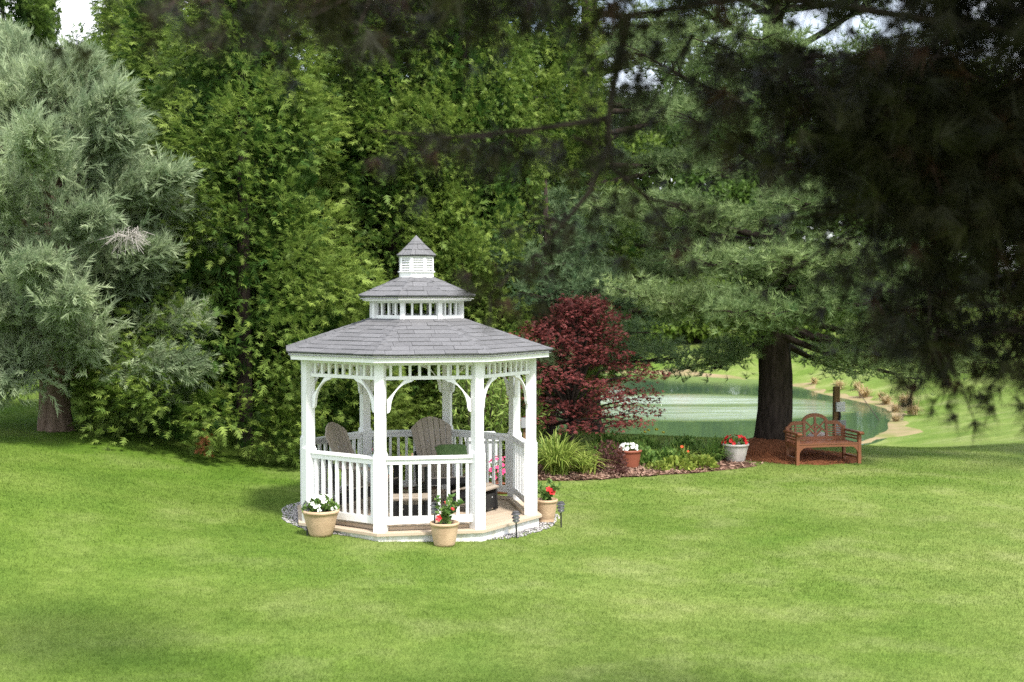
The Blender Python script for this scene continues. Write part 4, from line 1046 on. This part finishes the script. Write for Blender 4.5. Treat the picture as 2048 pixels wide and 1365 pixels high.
# ------------------------------------------------------------------ bed plants
def strap_clump(seed, n, ln_, spread, w, mat, up=.9):
    q = np.random.default_rng(seed); V = []; F = []; Tn = []
    for i in range(n):
        a = q.uniform(0, 6.283); l = ln_ * q.uniform(.6, 1.1); sp_ = spread * q.uniform(.3, 1.1); b = q.normal(0, .07, 2)
        dx, dy = math.cos(a), math.sin(a); px, py = -dy * w / 2, dx * w / 2; k = len(V); tn = q.random()
        for j, t in enumerate((0, .3, .6, .85, 1)):
            r_ = sp_ * t ** 1.5; z_ = l * (up * t - .62 * t ** 2.6 * (sp_ / spread)); ww = (1, .95, .8, .5, .08)[j]
            V += [(b[0] + dx * r_ - px * ww, b[1] + dy * r_ - py * ww, max(z_, .02)), (b[0] + dx * r_ + px * ww, b[1] + dy * r_ + py * ww, max(z_, .02))]; Tn += [tn, tn]
        for j in range(4): F += [(k + 2 * j, k + 2 * j + 1, k + 2 * j + 3), (k + 2 * j, k + 2 * j + 3, k + 2 * j + 2)]
    return mesh_from('foliage', np.array(V), np.array(F), mat, np.array(Tn))
def plant(name, label, cat, x, y, me, flowers=None, rz=0, group=None, sc=1):
    t = thing(name, label, cat, (x, y, Tz(x, y) + .02), rz, group); t.scale = (sc,) * 3
    ob('foliage', me, t)
    for fm_, lst in (flowers or []):
        for (fx, fy, fz, s) in lst: ob('flower', fm_, t, (fx, fy, fz), (R(50), 0, 0), scale=(s, s, s))
    return t
s1 = strap_clump(1, 330, .95, .75, .022, M['strap']); s2 = strap_clump(2, 150, .62, .45, .022, M['strapd']); s3 = strap_clump(3, 130, .55, .42, .026, M['strap'])
SG = 'strap-leaved clumps in the bed'
plant('daylily_clump', 'large arching yellow-green grass clump beside the gazebo right side', 'plant', .78, 21.3, s1, None, 0, SG, 1.12)
plant('daylily_clump', 'smaller yellow-green grass clump tucked against the barberry shrub', 'plant', 1.22, 21.55, s3, None, 2, SG, 1.15)
plant('daylily_clump', 'dark green strap-leaved clump below the maple trunk right side', 'plant', 1.55, 22.9, s2, None, 1, SG, 1.1)
plant('daylily_clump', 'dark green strap-leaved clump left of the pale grey pot', 'plant', 3.75, 23.75, s2, None, 2.2, SG, 1.1)
plant('daylily_clump', 'green strap-leaved clump bearing an orange flower in mid bed', 'plant', 3.2, 23.4, s3, [(FO, [(-.06, -.25, .36, .5), (.05, -.28, .28, .35)])], 0, SG, 1.0)
plant('daylily_clump', 'green strap-leaved clump farthest back in the bed with a yellow bloom', 'plant', 2.75, 24.3, s2, [(FY, [(-.05, -.2, .56, 1.2), (.12, -.25, .54, 1), (.2, -.2, .5, 1), (-.2, -.2, .5, 1)])], 3, SG, .9)
plant('daylily_clump', 'light strap-leaved clump behind the gazebo back railing', 'plant', -1.62, 19.7, s3, None, 1.1, SG, 1.55)
plant('daylily_clump', 'dark strap-leaved clump behind the gazebo beside the pale cabinet', 'plant', -1.05, 19.75, s2, None, 4, SG, 1.2)
plant('daylily_clump', 'thin grassy clump rising behind the large arching clump', 'plant', .6, 22.3, s2, None, 5, SG, 1.3)
bb_ = leafy(900, .30, .50, .05, M['barb'])
plant('barberry_shrub', 'small dark purple barberry shrub at the bed edge', 'shrub', 1.68, 21.72, bb_, None, 0, None, 1.15)
gb = leafy(520, .30, .34, .09, M['strapd']); yb = leafy(300, .30, .20, .10, M['yellowl'])
HGp = 'leafy green mounds in the bed'
plant('leafy_perennial', 'bushy green perennial just right of the red-brown pot', 'plant', 2.42, 22.95, gb, None, 0, HGp, 1.0)
plant('leafy_perennial', 'bushy green perennial in the middle of the bed', 'plant', 2.85, 23.1, gb, None, 2, HGp, .95)
plant('leafy_perennial', 'tall leafy perennial behind the white-flowered red-brown pot', 'plant', 2.2, 23.5, gb, None, 3, HGp, 1.25)
plant('hosta', 'lime-yellow leafy plant at the front of the bed middle', 'plant', 3.0, 22.75, yb, None, 0, 'lime plants at bed front', 1)
plant('hosta', 'lime-yellow leafy plant nearer the pale grey pot', 'plant', 3.5, 23.05, yb, None, 2, 'lime plants at bed front', .95)
plant('hosta', 'lime-yellow leafy plant left of the other two lime plants', 'plant', 2.62, 22.5, yb, None, 4, 'lime plants at bed front', .7)
for k, (x, y, sc, me, lab) in enumerate([(1.9, 24.1, 1.25, gb, 'leafy green perennial at the back of the bed nearest the maple'), (2.5, 24.25, 1.15, gb, 'leafy green perennial at the back of the bed left of centre'), (3.35, 24.2, 1.2, gb, 'leafy green perennial at the back of the bed right of centre'),
        (3.05, 23.75, 1.1, s2, 'strap-leaved green clump behind the orange-flowered clump'), (3.95, 24.3, 1.1, s2, 'strap-leaved green clump behind the pale grey pot'), (1.75, 23.3, 1.2, s3, 'light strap-leaved clump between maple and red-brown pot'), (2.45, 23.5, 1.0, s3, 'light strap-leaved clump behind the bushy perennials')]):
    plant('leafy_perennial' if me is gb else 'daylily_clump', lab, 'plant', x, y, me, None, k * 1.1, HGp if me is gb else SG, sc)
def willow():
    q = np.random.default_rng(71); F_ = Fol(); st = MB()
    for k in range(34):
        a = q.uniform(0, 6.28); r_ = .65 * math.sqrt(q.random()); h_ = q.uniform(1.1, 1.95); s = np.array([r_ * .35 * math.cos(a), r_ * .35 * math.sin(a), 0]); e = np.array([r_ * math.cos(a), r_ * math.sin(a), h_])
        st.tube([s, (s + e) / 2, e], [.012, .009, .004], 4)
        n = 90; t = q.uniform(.12, 1, n)[:, None]; P = s + (e - s) * t + q.normal(0, .05, (n, 3)); d = q.normal(0, .7, (n, 3)) + np.array([0, 0, .25])
        F_.add(*scatter(*DIAM, P, d, q.uniform(.10, .17, n)))
    return F_.mesh('foliage', M['willow']), st.mesh('stems', M['twig'])
wf, ws = willow()
for (x, y, s, lab) in ((-.62, 21.6, 1.0, 'tall light green leafy shrub seen through the gazebo right side'), (.12, 22.7, .85, 'light green leafy shrub between the gazebo right post and the maple')):
    t = plant('leafy_shrub', lab, 'shrub', x, y, wf, None, x, 'leafy shrubs behind the gazebo', s); ob('stems', ws, t)
# dry reeds along the pond's right end
rd = strap_clump(9, 120, .75, .5, .03, M['reed'])
RG = 'dry tan reed clumps round the pond'
k = 0
for th, kk in ((-47, 1.03), (-36, 1.09), (-30, 1.04), (-19, 1.11), (-14, 1.05), (-3, 1.08), (3, 1.03), (17, 1.09), (23, 1.04), (39, 1.08)):
    t = R(th); rr = PRX * PRY / math.hypot(PRY * math.cos(t), PRX * math.sin(t)) * kk
    x, y = PX + rr * math.cos(t), PY + rr * math.sin(t); words = ['nearest', 'second nearest', 'third nearest', 'fourth nearest', 'fifth nearest', 'sixth nearest', 'seventh nearest', 'eighth nearest', 'second farthest', 'farthest'][k]
    plant('reed_clump', 'dry tan reeds at the pond right end, ' + words + ' clump', 'reeds', x, y, rd, None, th, RG, (.6, 1.0, .75, 1.1, .9, .65, 1.1, .8, 1.0, .7)[k]); k += 1

# ------------------------------------------------------------------ overhanging near tree
def overhang():
    q = np.random.default_rng(81); F_ = Fol(); lim = MB(); Br = Fol()
    tk = np.array([4.6, 4.6, 0])
    def hang(path, n, wid, drop, size=.15, tmpl=TUFTF, t0=.0, brown=.12):
        path = np.array(path, float); seg = np.linalg.norm(np.diff(path, axis=0), axis=1); cum = np.concatenate([[0], np.cumsum(seg)]) / seg.sum()
        t = q.uniform(t0, 1, n)
        P0 = np.stack([np.interp(t, cum, path[:, i]) for i in range(3)], 1)
        off = q.normal(0, 1, (n, 3)) * np.array([wid, wid, wid * .3]); dz = q.beta(1, 2.2, n) * drop
        P = P0 + off - np.array([0, 0, 1.]) * dz[:, None]
        d = nrm(off) * .5 + np.array([-.4, 0, -.5]) + q.normal(0, .5, (n, 3))
        b = q.random(n) < brown
        F_.add(*scatter(*tmpl, P[~b], d[~b], size * q.uniform(.75, 1.25, (~b).sum())))
        Br.add(*scatter(*tmpl, P[b], d[b], size * q.uniform(.7, 1.1, b.sum())))
        for i in range(0, n, 5):
            lim.tube([P0[i], (P0[i] + P[i]) / 2 + q.normal(0, .02, 3), P[i]], [.008, .006, .003], 3)
    def limb(path, r): lim.tube(path, list(np.linspace(r, r * .35, len(path))), 7)
    # limbs in sight
    A1 = [(4.6, 4.6, 4.6), (3.2, 4.8, 4.5), (2.0, 5.0, 4.35), (1.0, 5.0, 4.5), (.46, 5.0, 4.42)]
    limb(A1, .028)
    dropb = [(.46, 5.0, 4.42), (.40, 5.0, 4.15), (.38, 5.0, 3.98), (.40, 5.0, 3.82), (.56, 5.05, 3.70), (.72, 5.1, 3.68)]
    limb(dropb, .016); limb([(.39, 5.0, 3.92), (.30, 4.98, 3.72), (.20, 4.95, 3.60), (.12, 4.95, 3.5)], .013); limb([(.39, 5.0, 4.02), (.1, 4.95, 3.97), (-.25, 4.9, 3.93), (-.55, 4.9, 3.96)], .012)
    hang(dropb, 60, .14, .3, .13); hang([(.39, 5, 3.95), (-.25, 4.9, 3.93), (-.5, 4.9, 3.9)], 55, .10, .2, .13); hang([(.3, 5, 3.75), (.12, 5, 3.5), (-.1, 5, 3.35)], 45, .09, .2, .12)
    A2 = [(4.6, 4.6, 5.0), (2.4, 4.9, 4.75), (.6, 4.9, 4.62), (-.5, 4.8, 4.55), (-1.25, 4.8, 4.5)]
    limb(A2, .03)
    hang(A2, 560, .22, .36, .15); hang(A2[2:], 150, .16, .28, .15)
    hang([(.7, 5.2, 4.4), (1.3, 5.3, 4.2), (2.2, 5.4, 4.1)], 170, .2, .45)
    A3 = [(4.6, 4.8, 4.2), (3.0, 5.2, 4.0), (2.1, 5.4, 3.85), (1.65, 5.5, 3.75)]
    limb(A3, .04); hang(A3, 1100, .27, .6, .15, brown=.2)
    A4 = [(4.6, 5.0, 3.7), (3.2, 5.6, 3.6), (2.5, 5.8, 3.45), (1.95, 5.9, 3.3)]
    limb(A4, .035); hang(A4, 950, .25, .45, .15, brown=.15)
    A5 = [(4.6, 5.0, 3.5), (3.0, 5.4, 3.35), (2.1, 5.5, 3.15)]
    limb(A5, .03); hang(A5, 620, .17, .42, .14)
    hang([(1.75, 5.4, 3.5), (1.85, 5.4, 3.1)], 130, .09, .42, .13); hang([(2.0, 5.3, 4.2), (2.1, 5.3, 3.6)], 450, .22, .3, .15, brown=.2)
    hang([(1.15, 5.2, 4.3), (2.0, 5.2, 4.25), (2.6, 5.2, 4.1)], 760, .25, .55, .16, brown=.06); hang([(1.5, 5.4, 4.0), (2.3, 5.4, 3.9)], 420, .18, .4, .15, brown=.06)
    hang([(1.7, 5.2, 4.62), (2.6, 5.1, 4.6)], 430, .22, .5, .16, brown=.06)
    # unseen crown above the frame, built dense to shade the branches below
    shade_limb = [(4.6, 4.6, 6.2), (1.6, 5.2, 6.4), (-.9, 6.9, 6.2), (-2.3, 7.7, 6.0)]  # unseen limb, added to throw shade on the lawn's near left corner
    limb(shade_limb, .06); hang(shade_limb[2:], 330, .45, .4, .26, TUFT)
    for k in range(26):
        a = 3.0 + (k * 1.37) % 2.4 + q.normal(0, .1); z_ = 5.4 + .12 * k + q.normal(0, .2); l = max(1.5, 4.8 - .10 * k)
        pth = [tk + (0, 0, z_), tk + (l * .5 * math.cos(a), l * .4 * math.sin(a), z_ + .1), tk + (l * math.cos(a), l * .6 * math.sin(a), z_ - .1)]
        limb(pth, .06); hang(pth, 420, .42, .5, .27, TUFT)
    tr = pine_trunk(13, .27, 5); 
    tr.v = [(x + tk[0], y + tk[1], z) for x, y, z in tr.v]; tr.add(lim.v, lim.f)
    return F_.mesh('crown', M['fore']), tr.mesh('trunk', M['bark'], True), Br.mesh('brown_needles', M['brownn'])
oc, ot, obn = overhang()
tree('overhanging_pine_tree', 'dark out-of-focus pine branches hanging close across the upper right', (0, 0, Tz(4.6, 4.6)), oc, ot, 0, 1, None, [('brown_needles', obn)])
